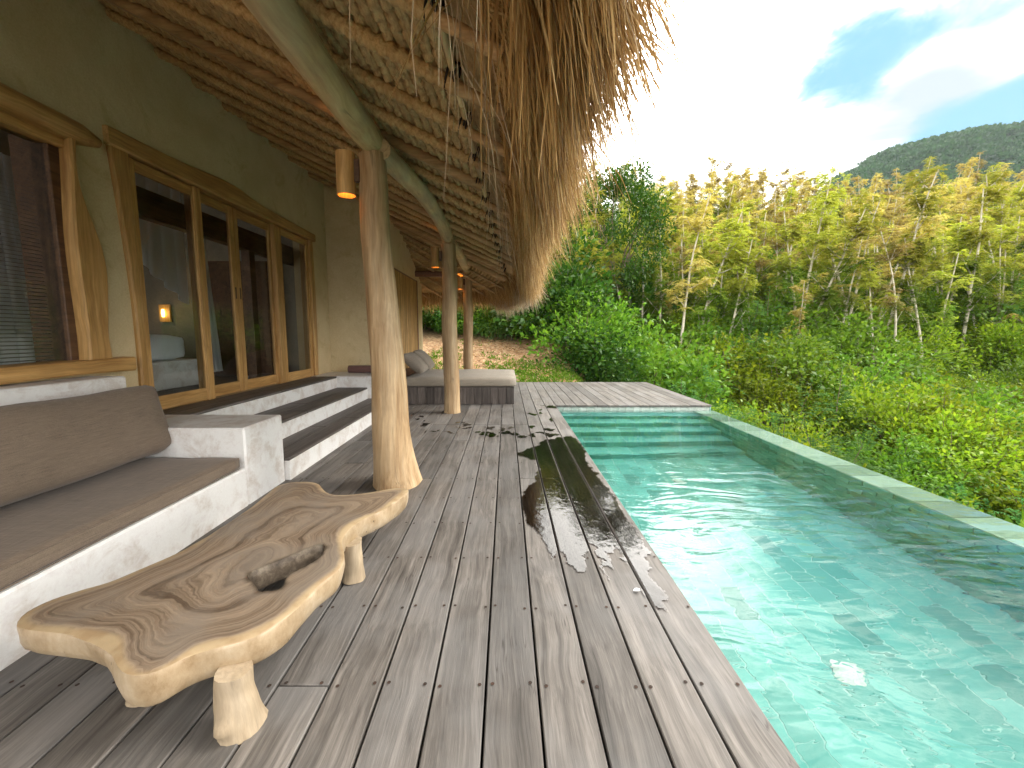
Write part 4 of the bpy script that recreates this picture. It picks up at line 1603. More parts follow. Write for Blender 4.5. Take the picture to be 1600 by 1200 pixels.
def slab_mat():
    m, t, b, o = material('live_edge_slab')
    a = t.new('ShaderNodeAttribute', attribute_name='ring')
    v = t.coord('Object')
    geo = t.new('ShaderNodeNewGeometry')
    so = t.new('ShaderNodeAttribute', attribute_name='soft')
    wn = t.noise(v, 2.6, 2, .5)
    wn2 = t.noise(v, 9, 3, .5)
    dist = t.math('ADD', so.outputs['Fac'], t.math('ADD', t.math('MULTIPLY', t.math('SUBTRACT', wn, .5), .12), t.math('MULTIPLY', t.math('SUBTRACT', wn2, .5), .03)))
    rings = t.noise(t.comb(t.math('MULTIPLY', dist, 42), t.math('MULTIPLY', wn, .5), 0), 1.0, 6, .68)
    heart = t.ramp(rings, [(.30, (.045, .030, .02)), (.41, (.115, .080, .054)), (.5, (.215, .16, .112)), (.62, (.26, .20, .143)), (.78, (.33, .26, .19))])
    fine = t.noise(t.comb(t.math('MULTIPLY', dist, 230), t.math('MULTIPLY', wn2, 3), 0), 1.0, 3, .6)
    heart = t.mix(.5, heart, t.ramp(fine, [(.3, .25), (.7, .75)]), 'OVERLAY')
    heart = t.mix(t.math('MULTIPLY', t.rng(t.noise(v, 3.4, 5), .40, .64), .6), heart, (.22, .185, .15))
    sap = t.mix(t.rng(t.noise(v, 14, 5), .4, .65), (.38, .285, .17), (.31, .215, .12))
    c = t.mix(t.rng(t.math('ADD', a.outputs['Fac'], t.math('MULTIPLY', t.math('SUBTRACT', wn, .5), .10)), .010, .034), sap, heart)
    # the bark-free side of the slab
    nz = t.sep(geo.outputs['True Normal'])[2]
    sidec = t.ramp(t.noise(t.mapv(v, (9, 9, 5)), 1.0, 6, .7), [(.3, (.23, .15, .075)), (.5, (.37, .275, .17)), (.7, (.47, .38, .27))])
    worm = t.ramp(t.voro(t.mapv(v, (1, 1, .6)), 26), [(.07, 1.), (.11, 0.)])
    worm = t.math('MULTIPLY', worm, t.rng(t.noise(v, 5, 2), .46, .54))
    sidec = t.mix(t.math('MULTIPLY', worm, .9), sidec, (.03, .02, .012))
    c = t.mix(t.rng(nz, .75, .45), c, sidec)
    hm = t.new('ShaderNodeAttribute', attribute_name='hole')
    hc = t.ramp(t.noise(v, 13, 6, .7), [(.35, (.025, .018, .013)), (.52, (.09, .068, .048)), (.72, (.22, .18, .135))])  # shade of the recess put into the hole wall colour
    c = t.mix(hm.outputs['Fac'], c, hc)
    t.l.new(c, b.inputs['Base Color'])
    b.inputs['Roughness'].default_value = .42
    t.l.new(t.bump(t.math('ADD', t.math('MULTIPLY', fine, .3), t.math('MULTIPLY', t.noise(v, 26, 5), t.rng(nz, .9, .4))), .28, .006), b.inputs['Normal'])
    return m


table = empty('coffee_table', (-1.15, 1.7, 0), 'low live edge slab table with pale stump legs in front of the bench', 'table')
top_o = build('tabletop', (np.array(Vall), Fall), slab_mat(), table, smooth=True, sharp=38)
me = top_o.data
dd_ = np.linalg.norm(cv[:, None, :] - oP[None, ::2, :], axis=2) + .004
soft = (np.mean(dd_ ** -4.0, axis=1)) ** (-.25)
soft = soft * (len(oP) / 2) ** -.25 * 1.25
ringv = np.zeros(len(Vall)); ringv[:len(cv)] = ed
softv = np.zeros(len(Vall)); softv[:len(cv)] = soft
holev = np.zeros(len(Vall)); holev[:len(cv)] = (hd_ < .006) * 1.0; holev[len(cv) + 7 * no:] = 1
for nm, arr in (('ring', ringv), ('hole', holev), ('soft', softv)):
    at = me.attributes.new(nm, 'FLOAT', 'POINT')
    at.data.foreach_set('value', arr.astype(np.float32))
M['leg'] = wood('pale_stump_wood', (.20, .14, .085), (.35, .275, .185), (.45, .37, .27), 'Z', 10, 1.2, .6, .05)
legs = [((-.885, 1.19), .062, .050, 5), ((-1.30, 1.31), .052, .056, 8), ((-.81, 1.98), .05, .055, 11), ((-1.36, 2.28), .05, .055, 14)]
for (xy, r0, r1, sd_) in legs:
    n = 16; s_ = np.linspace(0, 1, n)
    ph = np.random.default_rng(sd_).uniform(0, 6.28)
    base = wob_fn(sd_, .08)
    knob = lambda i, th, ph=ph: .38 * np.exp(-((i - 4) / 1.6) ** 2) * np.maximum(0, np.cos(th - 3.4)) ** 8
    r_ = r0 * (1 - s_) + r1 * s_ + .008 * np.exp(-s_ * 8)
    pth = np.stack([xy[0] + .01 * snoise(s_ * 2, sd_, 2), xy[1] + .01 * snoise(s_ * 2, sd_ + 1, 2), .002 + s_ * (TZ - .09)], -1)
    build('leg', MB().tube(pth, r_, 20, True, (lambda i, th: base(i, th) + knob(i, th)) if sd_ == 5 else base), M['leg'], table, smooth=True, sharp=50)

# ------------------------------------------------------------------ water spilt on the deck
PUD = [(850, 688), (870, 686), (893, 682), (905, 690), (920, 725), (945, 760), (975, 800), (1005, 850), (1030, 905), (1042, 957), (1022, 949), (1000, 915), (985, 892), (968, 872), (958, 848), (950, 872), (944, 896), (936, 862), (925, 855),
       (920, 870), (912, 893), (897, 886), (880, 868), (866, 862), (855, 870), (846, 838), (822, 815), (815, 780), (820, 760), (838, 746), (846, 735), (838, 722), (820, 714), (808, 710), (832, 703)]
SPOT = [(130, 430, 20, 4), (165, 432, 14, 4), (200, 462, 14, 5), (230, 447, 14, 4), (262, 468, 12, 4), (255, 497, 26, 8), (262, 537, 12, 5), (310, 539, 20, 5), (350, 535, 10, 4), (400, 540, 18, 4), (440, 545, 22, 4), (480, 482, 24, 4), (520, 495, 22, 5), (520, 520, 26, 6), (470, 514, 12, 4),
        (590, 540, 22, 5), (630, 552, 34, 10), (690, 560, 34, 9), (660, 517, 14, 6), (740, 522, 22, 9), (800, 515, 22, 8), (760, 545, 30, 9), (820, 552, 36, 9), (870, 570, 26, 6), (920, 508, 28, 7), (1030, 525, 34, 9), (1000, 552, 40, 8), (930, 560, 20, 7), (1040, 465, 14, 9), (935, 432, 18, 7), (985, 400, 12, 7), (975, 420, 10, 5), (1050, 385, 34, 9), (1000, 370, 30, 3),
        (1060, 560, 28, 10), (985, 615, 14, 16), (900, 672, 70, 6), (950, 690, 30, 7), (1020, 600, 20, 12), (860, 685, 20, 4)]
pud = np.array([onz(a, b)[:2] for a, b in PUD])
cs = .009
gxx, gyy = np.meshgrid(np.arange(-1.5, XE - .004, cs), np.arange(1.7, 7.06, cs * 1.6), indexing='ij')
Q = np.stack([gxx.ravel(), gyy.ravel()], -1)
jx = .045 * snoise2(Q[:, 0], Q[:, 1], 31, 5, 24.0); jy = .09 * snoise2(Q[:, 0], Q[:, 1], 32, 5, 18.0)
Qj = Q + np.stack([jx, jy], -1)
mk = inside(Qj, pud)
for (a, b, ww, hh) in SPOT:
    c = onz(600 + a / 4, 540 + b / 4)[:2]
    e1 = onz(600 + (a + ww) / 4, 540 + b / 4)[0] - c[0]; e2 = abs(onz(600 + a / 4, 540 + (b + hh) / 4)[1] - c[1])
    mk |= ((Qj[:, 0] - c[0]) / e1) ** 2 + ((Qj[:, 1] - c[1]) / e2) ** 2 < 1
gapx = (XE - Q[:, 0]) % PITCH
mk &= (gapx > GAP / 2 + .006) & (gapx < PITCH - GAP / 2 - .006)
nyq = gxx.shape[1]
ids = np.nonzero(mk)[0]
hx, hy = cs / 2, cs * .8
c4 = Q[ids]
V = np.stack([np.column_stack([c4[:, 0] + a * hx, c4[:, 1] + b * hy, np.full(len(c4), .0062)]) for a, b in ((-1, -1), (1, -1), (1, 1), (-1, 1))], 1).reshape(-1, 3)
key = np.round(V[:, :2] / (cs * .2)).astype(np.int64)
_, first, inv = np.unique(key, axis=0, return_index=True, return_inverse=True)
prop(build('water_puddle', (V[first], inv.reshape(-1, 4)), M['puddle'], origin=(0, 0, 0)), 'splashed water and wet footprints on the deck by the pool', None, None, 'stuff')
# a fallen white petal by the puddle
c = onz(995, 925)
mb = MB()
n = 9
V = [(c[0], c[1], .006)] + [(c[0] + .018 * math.cos(a) * (1 + .25 * math.sin(2 * a)), c[1] + .013 * math.sin(a), .008 + .006 * abs(math.sin(a))) for a in np.linspace(0, 2 * np.pi, n, endpoint=False)]
prop(build('petal', (V, [(0, 1 + i, 1 + (i + 1) % n) for i in range(n)]), M['white_cloth']), 'tiny white petal lying beside the puddle on the deck', 'petal')

# ------------------------------------------------------------------ things seen through the glass
bed = empty('bed', (-5.4, 4.9, DZ0), 'white made bed on a pale platform seen through the glass door', 'bed')
build('platform', MB().box(-6.6, -4.55, 3.85, 5.86, DZ0 - .03, .92, .01), M['plaster'], bed)
cushion_o = cushion('bed_mattress', -6.5, -4.65, 3.95, 5.80, .922, 1.27, M['white_cloth'], 'thick white mattress on the indoor bed', 'mattress', .02, 12, 12, 5, seed=40, round_=.09)


def drape(name, top, bottom, folds, amp, label, n=40, m_=20):
    """hanging cloth between a top curve and a bottom curve"""
    u = np.linspace(0, 1, n); v = np.linspace(0, 1, m_)
    T = np.array([np.interp(u, np.linspace(0, 1, len(top)), [q[k] for q in top]) for k in range(3)]).T
    Bm = np.array([np.interp(u, np.linspace(0, 1, len(bottom)), [q[k] for q in bottom]) for k in range(3)]).T
    P_ = T[:, None] * (1 - v)[None, :, None] + Bm[:, None] * v[None, :, None]
    f = np.sin(u * folds * 2 * np.pi + .6 * np.sin(u * 9)) * amp
    P_[..., 0] += f[:, None] * (.4 + .6 * v[None])
    P_[..., 1] += (np.cos(u * folds * 2 * np.pi) * amp * .6)[:, None]
    i = np.arange(n - 1)[:, None] * m_; j = np.arange(m_ - 1)[None]
    F_ = np.stack([i + j, i + m_ + j, i + m_ + j + 1, i + j + 1], -1).reshape(-1, 4)
    return prop(build(name, (P_.reshape(-1, 3), F_), M['net'], smooth=True), label, 'net')


drape('mosquito_net', [(-4.5, 4.6, 3.3), (-4.5, 5.1, 3.35), (-4.6, 5.8, 3.3)], [(-4.5, 4.55, 2.75), (-4.5, 5.0, 2.15), (-4.6, 5.8, 1.70)], 6, .035, 'white mosquito net swagged over the indoor bed')
drape('curtain', [(-4.35, 5.72, 3.0), (-4.35, 5.84, 3.0)], [(-4.35, 5.78, .72), (-4.35, 6.05, .72)], 3, .02, 'narrow white curtain hanging behind the second glass panel')
drape('curtain', [(-3.95, 3.0, 2.7), (-3.95, 3.4, 2.7)], [(-3.95, 2.95, .95), (-3.95, 3.5, .95)], 5, .03, 'white curtain hanging behind the venetian blind')
build('inner_header', MB().box(WX - .46, WX - .34, 3.2, 7.2, 2.46, 2.74), M['inner_wood'], villa)
build('inner_post', MB().box(WX - .46, WX - .34, 5.75, 5.87, DZ0 - .03, 2.459), M['inner_wood'], villa)
ward = empty('wardrobe', (-4.64, 7.1, DZ0), 'tall dark timber cupboard standing behind the glass door', 'cupboard')
build('door', MB().box(-5.15, -4.65, 6.95, 7.0, DZ0, 2.5), M['inner_wood'], ward)
build('door', MB().box(-4.64, -4.12, 6.95, 7.0, DZ0, 2.5), M['inner_wood'], ward)
build('carcass', MB().box(-5.17, -4.10, 7.002, 7.44, DZ0 - .03, 2.53), M['inner_wood'], ward)
niche = [((-6.3, 7.42, 1.66), 'lit niche low on the indoor end wall left of the curtain'), ((-5.57, 7.42, 2.30), 'lit wall lamp high on the indoor end wall'), ((-5.60, 7.42, 1.78), 'lit niche below the high wall lamp indoors')]
for (c, lab) in niche:
    nl = empty('niche_lamp', c, lab, 'lamp', 'lit lamps inside the bedroom')
    x, y, z = c
    if x < -7:
        build('shade', MB().box(x, x + .03, y - .17, y + .17, z - .22, z + .22), M['bamboo_door'], nl)
        build('bulb', MB().tube([(x + .06, y, z - .07), (x + .06, y, z), (x + .06, y, z + .07)], [.03, .045, .03], 10), M['bulb_in'], nl, smooth=True)
    else:
        build('shade', MB().box(x - .10, x + .10, y - .03, y, z - .16, z + .16), M['bamboo_door'], nl)
        build('bulb', MB().tube([(x, y - .06, z - .07), (x, y - .06, z), (x, y - .06, z + .07)], [.02, .028, .02], 10), M['bulb_in'], nl, smooth=True)
    L = bpy.data.lights.new('niche_light', 'POINT')
    L.energy = .35; L.color = (1, .62, .22); L.shadow_soft_size = .06
    q = bpy.data.objects.new('niche_light', L); q.parent = nl
    q.location = (.14, 0, 0) if x < -7 else (0, -.14, 0)
    COL.objects.link(q)

# ------------------------------------------------------------------ plants
def leaf_geo(pos, dirn, nrm, L, Wd):
    """rhombic leaves, two triangles each, bent a little at the middle"""
    dirn = dirn / (np.linalg.norm(dirn, axis=1)[:, None] + 1e-9)
    side = np.cross(dirn, nrm); side /= np.linalg.norm(side, axis=1)[:, None] + 1e-9
    up_ = np.cross(side, dirn)
    L = np.broadcast_to(L, (len(pos),))[:, None]; Wd = np.broadcast_to(Wd, (len(pos),))[:, None]
    mid = pos + dirn * L * .45 + up_ * L * .06
    V = np.stack([pos, mid - side * Wd * .5, pos + dirn * L - up_ * L * .08, mid + side * Wd * .5], 1).reshape(-1, 3)
    b = np.arange(len(pos))[:, None] * 4
    return V, b + np.array([[0, 1, 2, 3]])


def broad_leaf_geo(pos, dirn, nrm, L, Wd):
    """broad leaves: an oval of two rows of faces folded along the midrib and drooping at the tip"""
    dirn = dirn / (np.linalg.norm(dirn, axis=1)[:, None] + 1e-9)
    side = np.cross(dirn, nrm); side /= np.linalg.norm(side, axis=1)[:, None] + 1e-9
    up_ = np.cross(side, dirn)
    L = L[:, None]; Wd = Wd[:, None]
    rows = []
    for u, wf in ((0, .05), (.2, .75), (.45, 1.0), (.7, .75), (.9, .3), (1.0, .03)):
        c = pos + dirn * L * u + up_ * L * (.10 * u - .32 * u * u)
        rows += [c - side * Wd * .5 * wf + up_ * Wd * .12 * wf, c, c + side * Wd * .5 * wf + up_ * Wd * .12 * wf]
    V = np.stack(rows, 1).reshape(-1, 3)
    f = np.array([[3 * r + k, 3 * r + k + 1, 3 * r + k + 4, 3 * r + k + 3] for r in range(5) for k in (0, 1)])
    return V, (np.arange(len(pos))[:, None, None] * 18 + f[None]).reshape(-1, 4)


def unit(rng, n):
    v = rng.normal(0, 1, (n, 3))
    return v / np.linalg.norm(v, axis=1)[:, None]


def fronds(rng, org, dirs, L, nl, ll, lw, droop=.6):
    """pinnate leaves: for each origin a bending rachis with leaflets in two rows"""
    n = len(org)
    u = np.linspace(.12, 1, nl)
    d0 = dirs / (np.linalg.norm(dirs, axis=1)[:, None] + 1e-9)
    Lx = np.broadcast_to(L, (n,))
    side = np.cross(d0, np.array([0, 0, 1.])[None]); side /= np.linalg.norm(side, axis=1)[:, None] + 1e-9
    dr = rng.uniform(.5, 1.3, n) * droop
    P_ = org[:, None] + d0[:, None] * (u[None] * Lx[:, None])[..., None]
    P_[..., 2] -= (dr * Lx)[:, None] * u[None] ** 2
    tang = d0[:, None] + np.array([0, 0, -1.])[None, None] * (2 * dr[:, None] * u[None])[..., None]
    tang /= np.linalg.norm(tang, axis=2)[..., None]
    out = []
    for sg in (-1, 1):
        dd = side[:, None] * sg + tang * .45 + np.array([0, 0, -.18])
        dd = dd + rng.normal(0, .12, P_.shape)
        nn = np.cross(tang, side[:, None] * sg) * sg
        out.append((P_.reshape(-1, 3), dd.reshape(-1, 3), nn.reshape(-1, 3) + rng.normal(0, .25, (n * nl, 3))))
    pos = np.concatenate([o[0] for o in out]); dd = np.concatenate([o[1] for o in out]); nn = np.concatenate([o[2] for o in out])
    sz = rng.uniform(.75, 1.2, len(pos))
    return leaf_geo(pos, dd, nn, ll * sz, lw * sz)


def merge(parts):
    Vs, Fs, o = [], [], 0
    for V, F_ in parts:
        Vs.append(V); Fs.append(np.asarray(F_) + o); o += len(V)
    return np.concatenate(Vs), np.concatenate(Fs)


def branch_path(rng, p0, d0, L, n=6, upturn=.3, wig=.08):
    P_ = [np.array(p0, float)]; d_ = np.array(d0, float); d_ /= np.linalg.norm(d_)
    for i in range(n - 1):
        d_ = d_ + np.array([0, 0, upturn / n]) + rng.normal(0, wig, 3)
        d_ /= np.linalg.norm(d_)
        P_.append(P_[-1] + d_ * L / (n - 1))
    return np.array(P_)


def slender_tree(seed, H=7.5):
    rng = np.random.default_rng(seed)
    tr = []; tips = []; dirs = []
    tp = branch_path(rng, (0, 0, -.3), (rng.normal(0, .05), rng.normal(0, .05), 1), H + .3, 12, .1, .035)
    tr.append(tube_np(tp, np.linspace(.078, .02, 12), 6))
    nb_ = rng.integers(11, 16)
    for k in range(nb_):
        f = rng.uniform(.22, .97); i = min(int(f * 11), 10)
        a = rng.uniform(0, 6.28)
        el = rng.uniform(.5, 1.1)
        d_ = (math.cos(a) * math.cos(el), math.sin(a) * math.cos(el), math.sin(el))
        L = rng.uniform(.7, 1.7) * (1.1 - .5 * f)
        bp = branch_path(rng, tp[i], d_, L, 6, .35, .10)
        tr.append(tube_np(bp, np.linspace(.03, .010, 6), 4))
        for q in range(2, 6):
            tips.append(bp[q]); dirs.append(bp[q] - bp[q - 1])
    for q in range(5, 12):
        tips.append(tp[q]); dirs.append(tp[q] - tp[q - 1])
    tips = np.array(tips); dirs = np.array(dirs)
    rep = 9
    org = np.repeat(tips, rep, 0) + rng.normal(0, .05, (len(tips) * rep, 3))
    dd = np.repeat(dirs / np.linalg.norm(dirs, axis=1)[:, None], rep, 0) * .5
    az = rng.uniform(0, 6.28, len(org))
    dd = dd + np.stack([np.cos(az), np.sin(az), rng.uniform(-.2, .5, len(org))], -1)
    lv = fronds(rng, org, dd, rng.uniform(.28, .52, len(org)), 8, .105, .044, .6)
    return merge([(V, np.array(F_)) for V, F_ in tr]), lv


def round_bush(seed, n_cl=55, per=85, rx=1.0, rz=1.0, ll=.085, lw=.05, feather=False, stems=True):
    rng = np.random.default_rng(seed)
    c = unit(rng, n_cl); c[:, 2] = np.abs(c[:, 2])
    rad = rng.uniform(.45, 1.0, n_cl) ** .6
    lump = 1 + .28 * snoise(np.arctan2(c[:, 1], c[:, 0]), seed, 2, 2.0) + .2 * rng.normal(0, 1, n_cl) * .6
    C = c * (rad * lump)[:, None] * np.array([rx, rx, rz]) + np.array([0, 0, .25 * rz])
    tr = []
    if stems:
        for q in range(0, n_cl, 3):
            p0 = np.array([rng.normal(0, .08), rng.normal(0, .08), -.3])
            mid = (p0 + C[q]) / 2 + rng.normal(0, .06, 3)
            tr.append(tube_np([p0, mid, C[q]], [.018, .012, .005], 4))
    if feather:
        org = np.repeat(C, 9, 0) + rng.normal(0, .12, (n_cl * 9, 3))
        dd = np.repeat(c, 9, 0) * .6 + rng.normal(0, .6, (n_cl * 9, 3)); dd[:, 2] += .25
        lv = fronds(rng, org, dd, rng.uniform(.3, .5, len(org)), 8, ll, lw, .5)
    else:
        k = n_cl * per
        off = unit(rng, k) * (rng.uniform(0, 1, k) ** .5 * .34)[:, None]
        off[:, 2] *= .75
        pos = np.repeat(C, per, 0) + off
        dd = off / .34 + np.repeat(c, per, 0) * .5 + rng.normal(0, .5, (k, 3))
        nn = np.array([0, 0, 1.]) + rng.normal(0, .55, (k, 3))
        sz = rng.uniform(.6, 1.25, k)
        lv = leaf_geo(pos, dd, nn, ll * sz, lw * sz)
    # long shoots that break the outline
    ns = n_cl // 4
    sc = C[rng.integers(0, n_cl, ns)]
    shoots = []
    for q in sc:
        d_ = q / np.linalg.norm(q) + np.array([0, 0, .5]) + rng.normal(0, .3, 3)
        bp = branch_path(rng, q, d_, rng.uniform(.3, .65), 5, -.3, .1)
        tr.append(tube_np(bp, np.linspace(.007, .003, 5), 3))
        t_ = rng.uniform(0, 1, 16)
        pp = np.stack([np.interp(t_, np.linspace(0, 1, 5), bp[:, k_]) for k_ in range(3)], -1)
        shoots.append((pp, rng.normal(0, .7, (16, 3)) + d_ * .6))
    pp = np.concatenate([a for a, b in shoots]); dd = np.concatenate([b for a, b in shoots])
    lv2 = leaf_geo(pp, dd, np.array([0, 0, 1.]) + rng.normal(0, .4, pp.shape), ll * 1.1, lw * 1.1)
    lv = merge([lv, lv2])
    return merge([(V, np.array(F_)) for V, F_ in tr]), lv


def big_leaf_plant(seed, H=2.2, n=90, ll=.34, lw=.2):
    rng = np.random.default_rng(seed)
    tp = branch_path(rng, (0, 0, -.3), (0, 0, 1), H + .3, 9, .1, .06)
    tr = [tube_np(tp, np.linspace(.035, .012, 9), 6)]
    pos, dd = [], []
    for k in range(n):
        f = rng.uniform(.25, 1.0)
        q = np.array([np.interp(f, np.linspace(0, 1, 9), tp[:, j]) for j in range(3)])
        a = rng.uniform(0, 6.28); d_ = np.array([math.cos(a), math.sin(a), rng.uniform(-.1, .6)])
        st = q + d_ * rng.uniform(.1, .5)
        tr.append(tube_np([q, (q + st) / 2 + np.array([0, 0, .03]), st], [.008, .006, .004], 3))
        pos.append(st); dd.append(d_ + np.array([0, 0, -.5]))
    pos = np.array(pos); dd = np.array(dd)
    sz = rng.uniform(.6, 1.2, n)
    lv = broad_leaf_geo(pos, dd, np.array([0, 0, 1.]) + rng.normal(0, .3, (n, 3)), ll * sz, lw * sz)
    return merge([(V, np.array(F_)) for V, F_ in tr]), lv


def dense_tree(seed, H=6.5):
    rng = np.random.default_rng(seed)
    tr = [tube_np(branch_path(rng, (0, 0, -.3), (0, 0, 1), H * .6, 6, .1, .05), np.linspace(.14, .07, 6), 8)]
    nc = 130
    c = unit(rng, nc)
    lump = 1 + .22 * snoise2(c[:, 0] * 2, c[:, 1] * 2 + c[:, 2], seed, 3, 2.0)
    C = c * (rng.uniform(.5, 1, nc) ** .5 * lump)[:, None] * np.array([2.2, 2.2, 2.0]) + np.array([0, 0, H * .66])
    for q in range(0, nc, 9):
        tr.append(tube_np([(0, 0, H * .35), tuple((np.array([0, 0, H * .4]) + C[q]) / 2 + rng.normal(0, .2, 3)), tuple(C[q])], [.06, .035, .012], 5))
    per = 90; k = nc * per
    off = unit(rng, k) * (rng.uniform(0, 1, k) ** .5 * .55)[:, None]; off[:, 2] *= .6
    pos = np.repeat(C, per, 0) + off
    dd = off + np.repeat(c, per, 0) * .3 + rng.normal(0, .4, (k, 3))
    sz = rng.uniform(.7, 1.3, k)
    lv = leaf_geo(pos, dd, np.array([0, 0, 1.]) + rng.normal(0, .5, (k, 3)), .14 * sz, .07 * sz)
    return merge([(V, np.array(F_)) for V, F_ in tr]), lv


class Kind:
    """meshes of one kind of plant, copied for every plant"""
    def __init__(self, name, gens, leafm, barkm, label, cat, group, parts=('trunk', 'crown'), single=False):
        self.name, self.label, self.cat, self.group, self.parts, self.single = name, label, cat, group, parts, single
        self.me = []
        for (tV, tF), (lV, lF) in gens:
            if single:
                V, F_ = merge([(tV, tF), (lV, lF)])
                me = fast_mesh(name, V, F_)
                me.materials.append(barkm); me.materials.append(leafm)
                mi = np.ones(len(F_), np.int32); mi[:len(tF)] = 0
                me.polygons.foreach_set('material_index', mi)
                self.me.append(me)
            else:
                a = fast_mesh(parts[0], tV, tF); a.materials.append(barkm)
                a.polygons.foreach_set('use_smooth', np.ones(len(tF), bool))
                b = fast_mesh(parts[1], lV, lF); b.materials.append(leafm)
                self.me.append((a, b))

    def put(self, x, y, z, sc, rz, label=None, group=True, variant=None, sz=None, tilt=(0, 0)):
        i = R.randrange(len(self.me)) if variant is None else variant
        if self.single:
            o = bpy.data.objects.new(self.name, self.me[i])
            COL.objects.link(o)
        else:
            o = bpy.data.objects.new(self.name, None)
            o.empty_display_size = .2
            COL.objects.link(o)
            for nm, me in zip(self.parts, self.me[i]):
                c = bpy.data.objects.new(nm, me)
                COL.objects.link(c)
                c.parent = o
        o.location = (x, y, z)
        o.rotation_euler = (tilt[0], tilt[1], rz)
        o.scale = (sc, sc, sz or sc)
        prop(o, label or self.label, self.cat, self.group if group else None)
        return o


K = {}
K['orange'] = Kind('slender_tree', [slender_tree(100 + i, 7 + .4 * i) for i in range(5)], M['leaf_orange'], M['bark_pale'], 'slender pale trunked tree with feathery orange tan crown on the hillside', 'tree', 'orange crowned trees on the hillside')
K['yellow'] = Kind('slender_tree', [slender_tree(120 + i, 6.4 + .5 * i) for i in range(5)], M['leaf_yellow'], M['bark_pale'], 'slender pale trunked tree with feathery yellow green crown on the hillside', 'tree', 'yellow green trees on the hillside')
K['lime'] = Kind('bush', [round_bush(140 + i, 64, 84, 1.0, 1.05, .085, .046) for i in range(4)], M['leaf_lime'], M['bark'], 'rounded yellow green bush on the slope below the pool', 'bush', 'yellow green bushes on the slope', single=True)
K['green'] = Kind('bush', [round_bush(150 + i, 60, 90, 1.0, 1.0, .085, .05) for i in range(4)], M['leaf_green'], M['bark'], 'rounded mid green bush among the undergrowth of the slope', 'bush', 'mid green bushes on the slope', single=True)
K['feather'] = Kind('feathery_bush', [round_bush(160 + i, 46, 0, 1.0, 1.0, .065, .022, True) for i in range(3)], M['leaf_blue'], M['bark'], 'feathery bluish green bush among the undergrowth', 'bush', 'feathery bushes on the slope', single=True)
K['dark'] = Kind('bush', [round_bush(170 + i, 60, 80, 1.0, 1.1, .11, .065) for i in range(3)], M['leaf_dark'], M['bark'], 'dark green leafy bush at the edge of the bare soil', 'bush', 'dark green bushes behind the bare soil', single=True)
K['bigleaf'] = Kind('broad_leaved_sapling', [big_leaf_plant(180 + i) for i in range(3)], M['leaf_green'], M['bark'], 'sapling with broad drooping leaves among the bushes', 'plant', 'broad leaved saplings among the bushes', parts=('stem', 'leaf_crown'))
K['dense'] = Kind('dense_tree', [dense_tree(190)], M['leaf_dark'], M['bark'], 'dense round dark green tree standing out left of the orange trees', 'tree', None)


def ground_at(x, y):
    return float(hill_z(np.array([x]), np.array([y]))[0])


def blocked(x, y, mg=.0):
    if x < 4.15 + mg and y < 10.9 + mg: return True
    if x < 2.4 + .35 * (12.5 - y) and y < 15.0 + .25 * max(0, -x) + .3 * math.sin(x * 2): return y > 0 and x < 3.0
    return False


def in_view(x, y, m=60):
    if y < .8: return False
    px = CX + F_PX * x / y
    return -m < px < 1600 + m


# forest of slender trees: the nearest ones first, 290 of them
pts_t = []
tries = 0
while len(pts_t) < 300 and tries < 20000:
    tries += 1
    y = R.uniform(14.5, 52) if R.random() < .8 else R.uniform(14.5, 24)
    x = R.uniform(-.14 * y, 1.36 * y + 3)
    if y < 17 and (R.random() < .4 or x < 3.5): continue
    if x < 2 and y < 22: continue
    md = 1.25 if y < 36 else 1.5
    if any((x - a) ** 2 + (y - b) ** 2 < md * md for a, b in pts_t): continue
    pts_t.append((x, y))
pts_t = sorted(pts_t, key=lambda q: q[1])[:286]
for (x, y) in pts_t:
    px = CX + F_PX * x / y
    po = .85 if 1020 < px < 1230 else (.6 if px > 1330 else .35)
    if px < 1010: po = .15
    if y < 26: po *= .5
    kd = 'orange' if R.random() < po else 'yellow'
    zone = 'at the hillside foot' if y < 28 else ('halfway up the slope' if y < 42 else 'on the hillside crest')
    side = 'left of the middle' if px < 1110 else ('below the mountain foot' if px < 1350 else 'far right')
    look = 'feathery orange tan crown' if kd == 'orange' else 'feathery yellow green crown'
    o = K[kd].put(x, y, ground_at(x, y), R.uniform(.72, 1.05) if R.random() < .7 else R.uniform(.42, .65), R.uniform(0, 6.28), f'slender tree with {look} {zone}, {side}', tilt=(R.uniform(-.045, .045), R.uniform(-.045, .045)))
    o['group'] = f'{kd} slender trees {zone}, {side} part'
# three pale trunks that stand out in front
for (px, py, y, lab, sc) in ((1248, 505, 19.5, 'tallest pale trunk standing clear at the front of the hillside trees', 1.0), (1318, 490, 21, 'pale leaning trunk with yellow leaves right of the front tree', .95), (1000, 500, 18.5, 'pale straight trunk rising left of the orange trees', .85)):
    x = (px - CX) / F_PX * y
    K['yellow'].put(x, y, ground_at(x, y), sc, R.uniform(0, 6), lab, False)
K['dense'].put(5.0, 18.4, ground_at(5.0, 18.4), 1.0, .5, sz=1.38)

cand = []                                       # (x, y, size, kind)


def pick_kind(x, y):
    px = CX + F_PX * x / max(y, .5)
    u = R.random()
    if px < 960: return 'dark' if u < .45 else ('green' if u < .85 else 'feather')
    if y < 15: return 'lime' if u < .55 else ('green' if u < .88 else 'feather')
    return 'green' if u < .5 else ('lime' if u < .9 else 'feather')


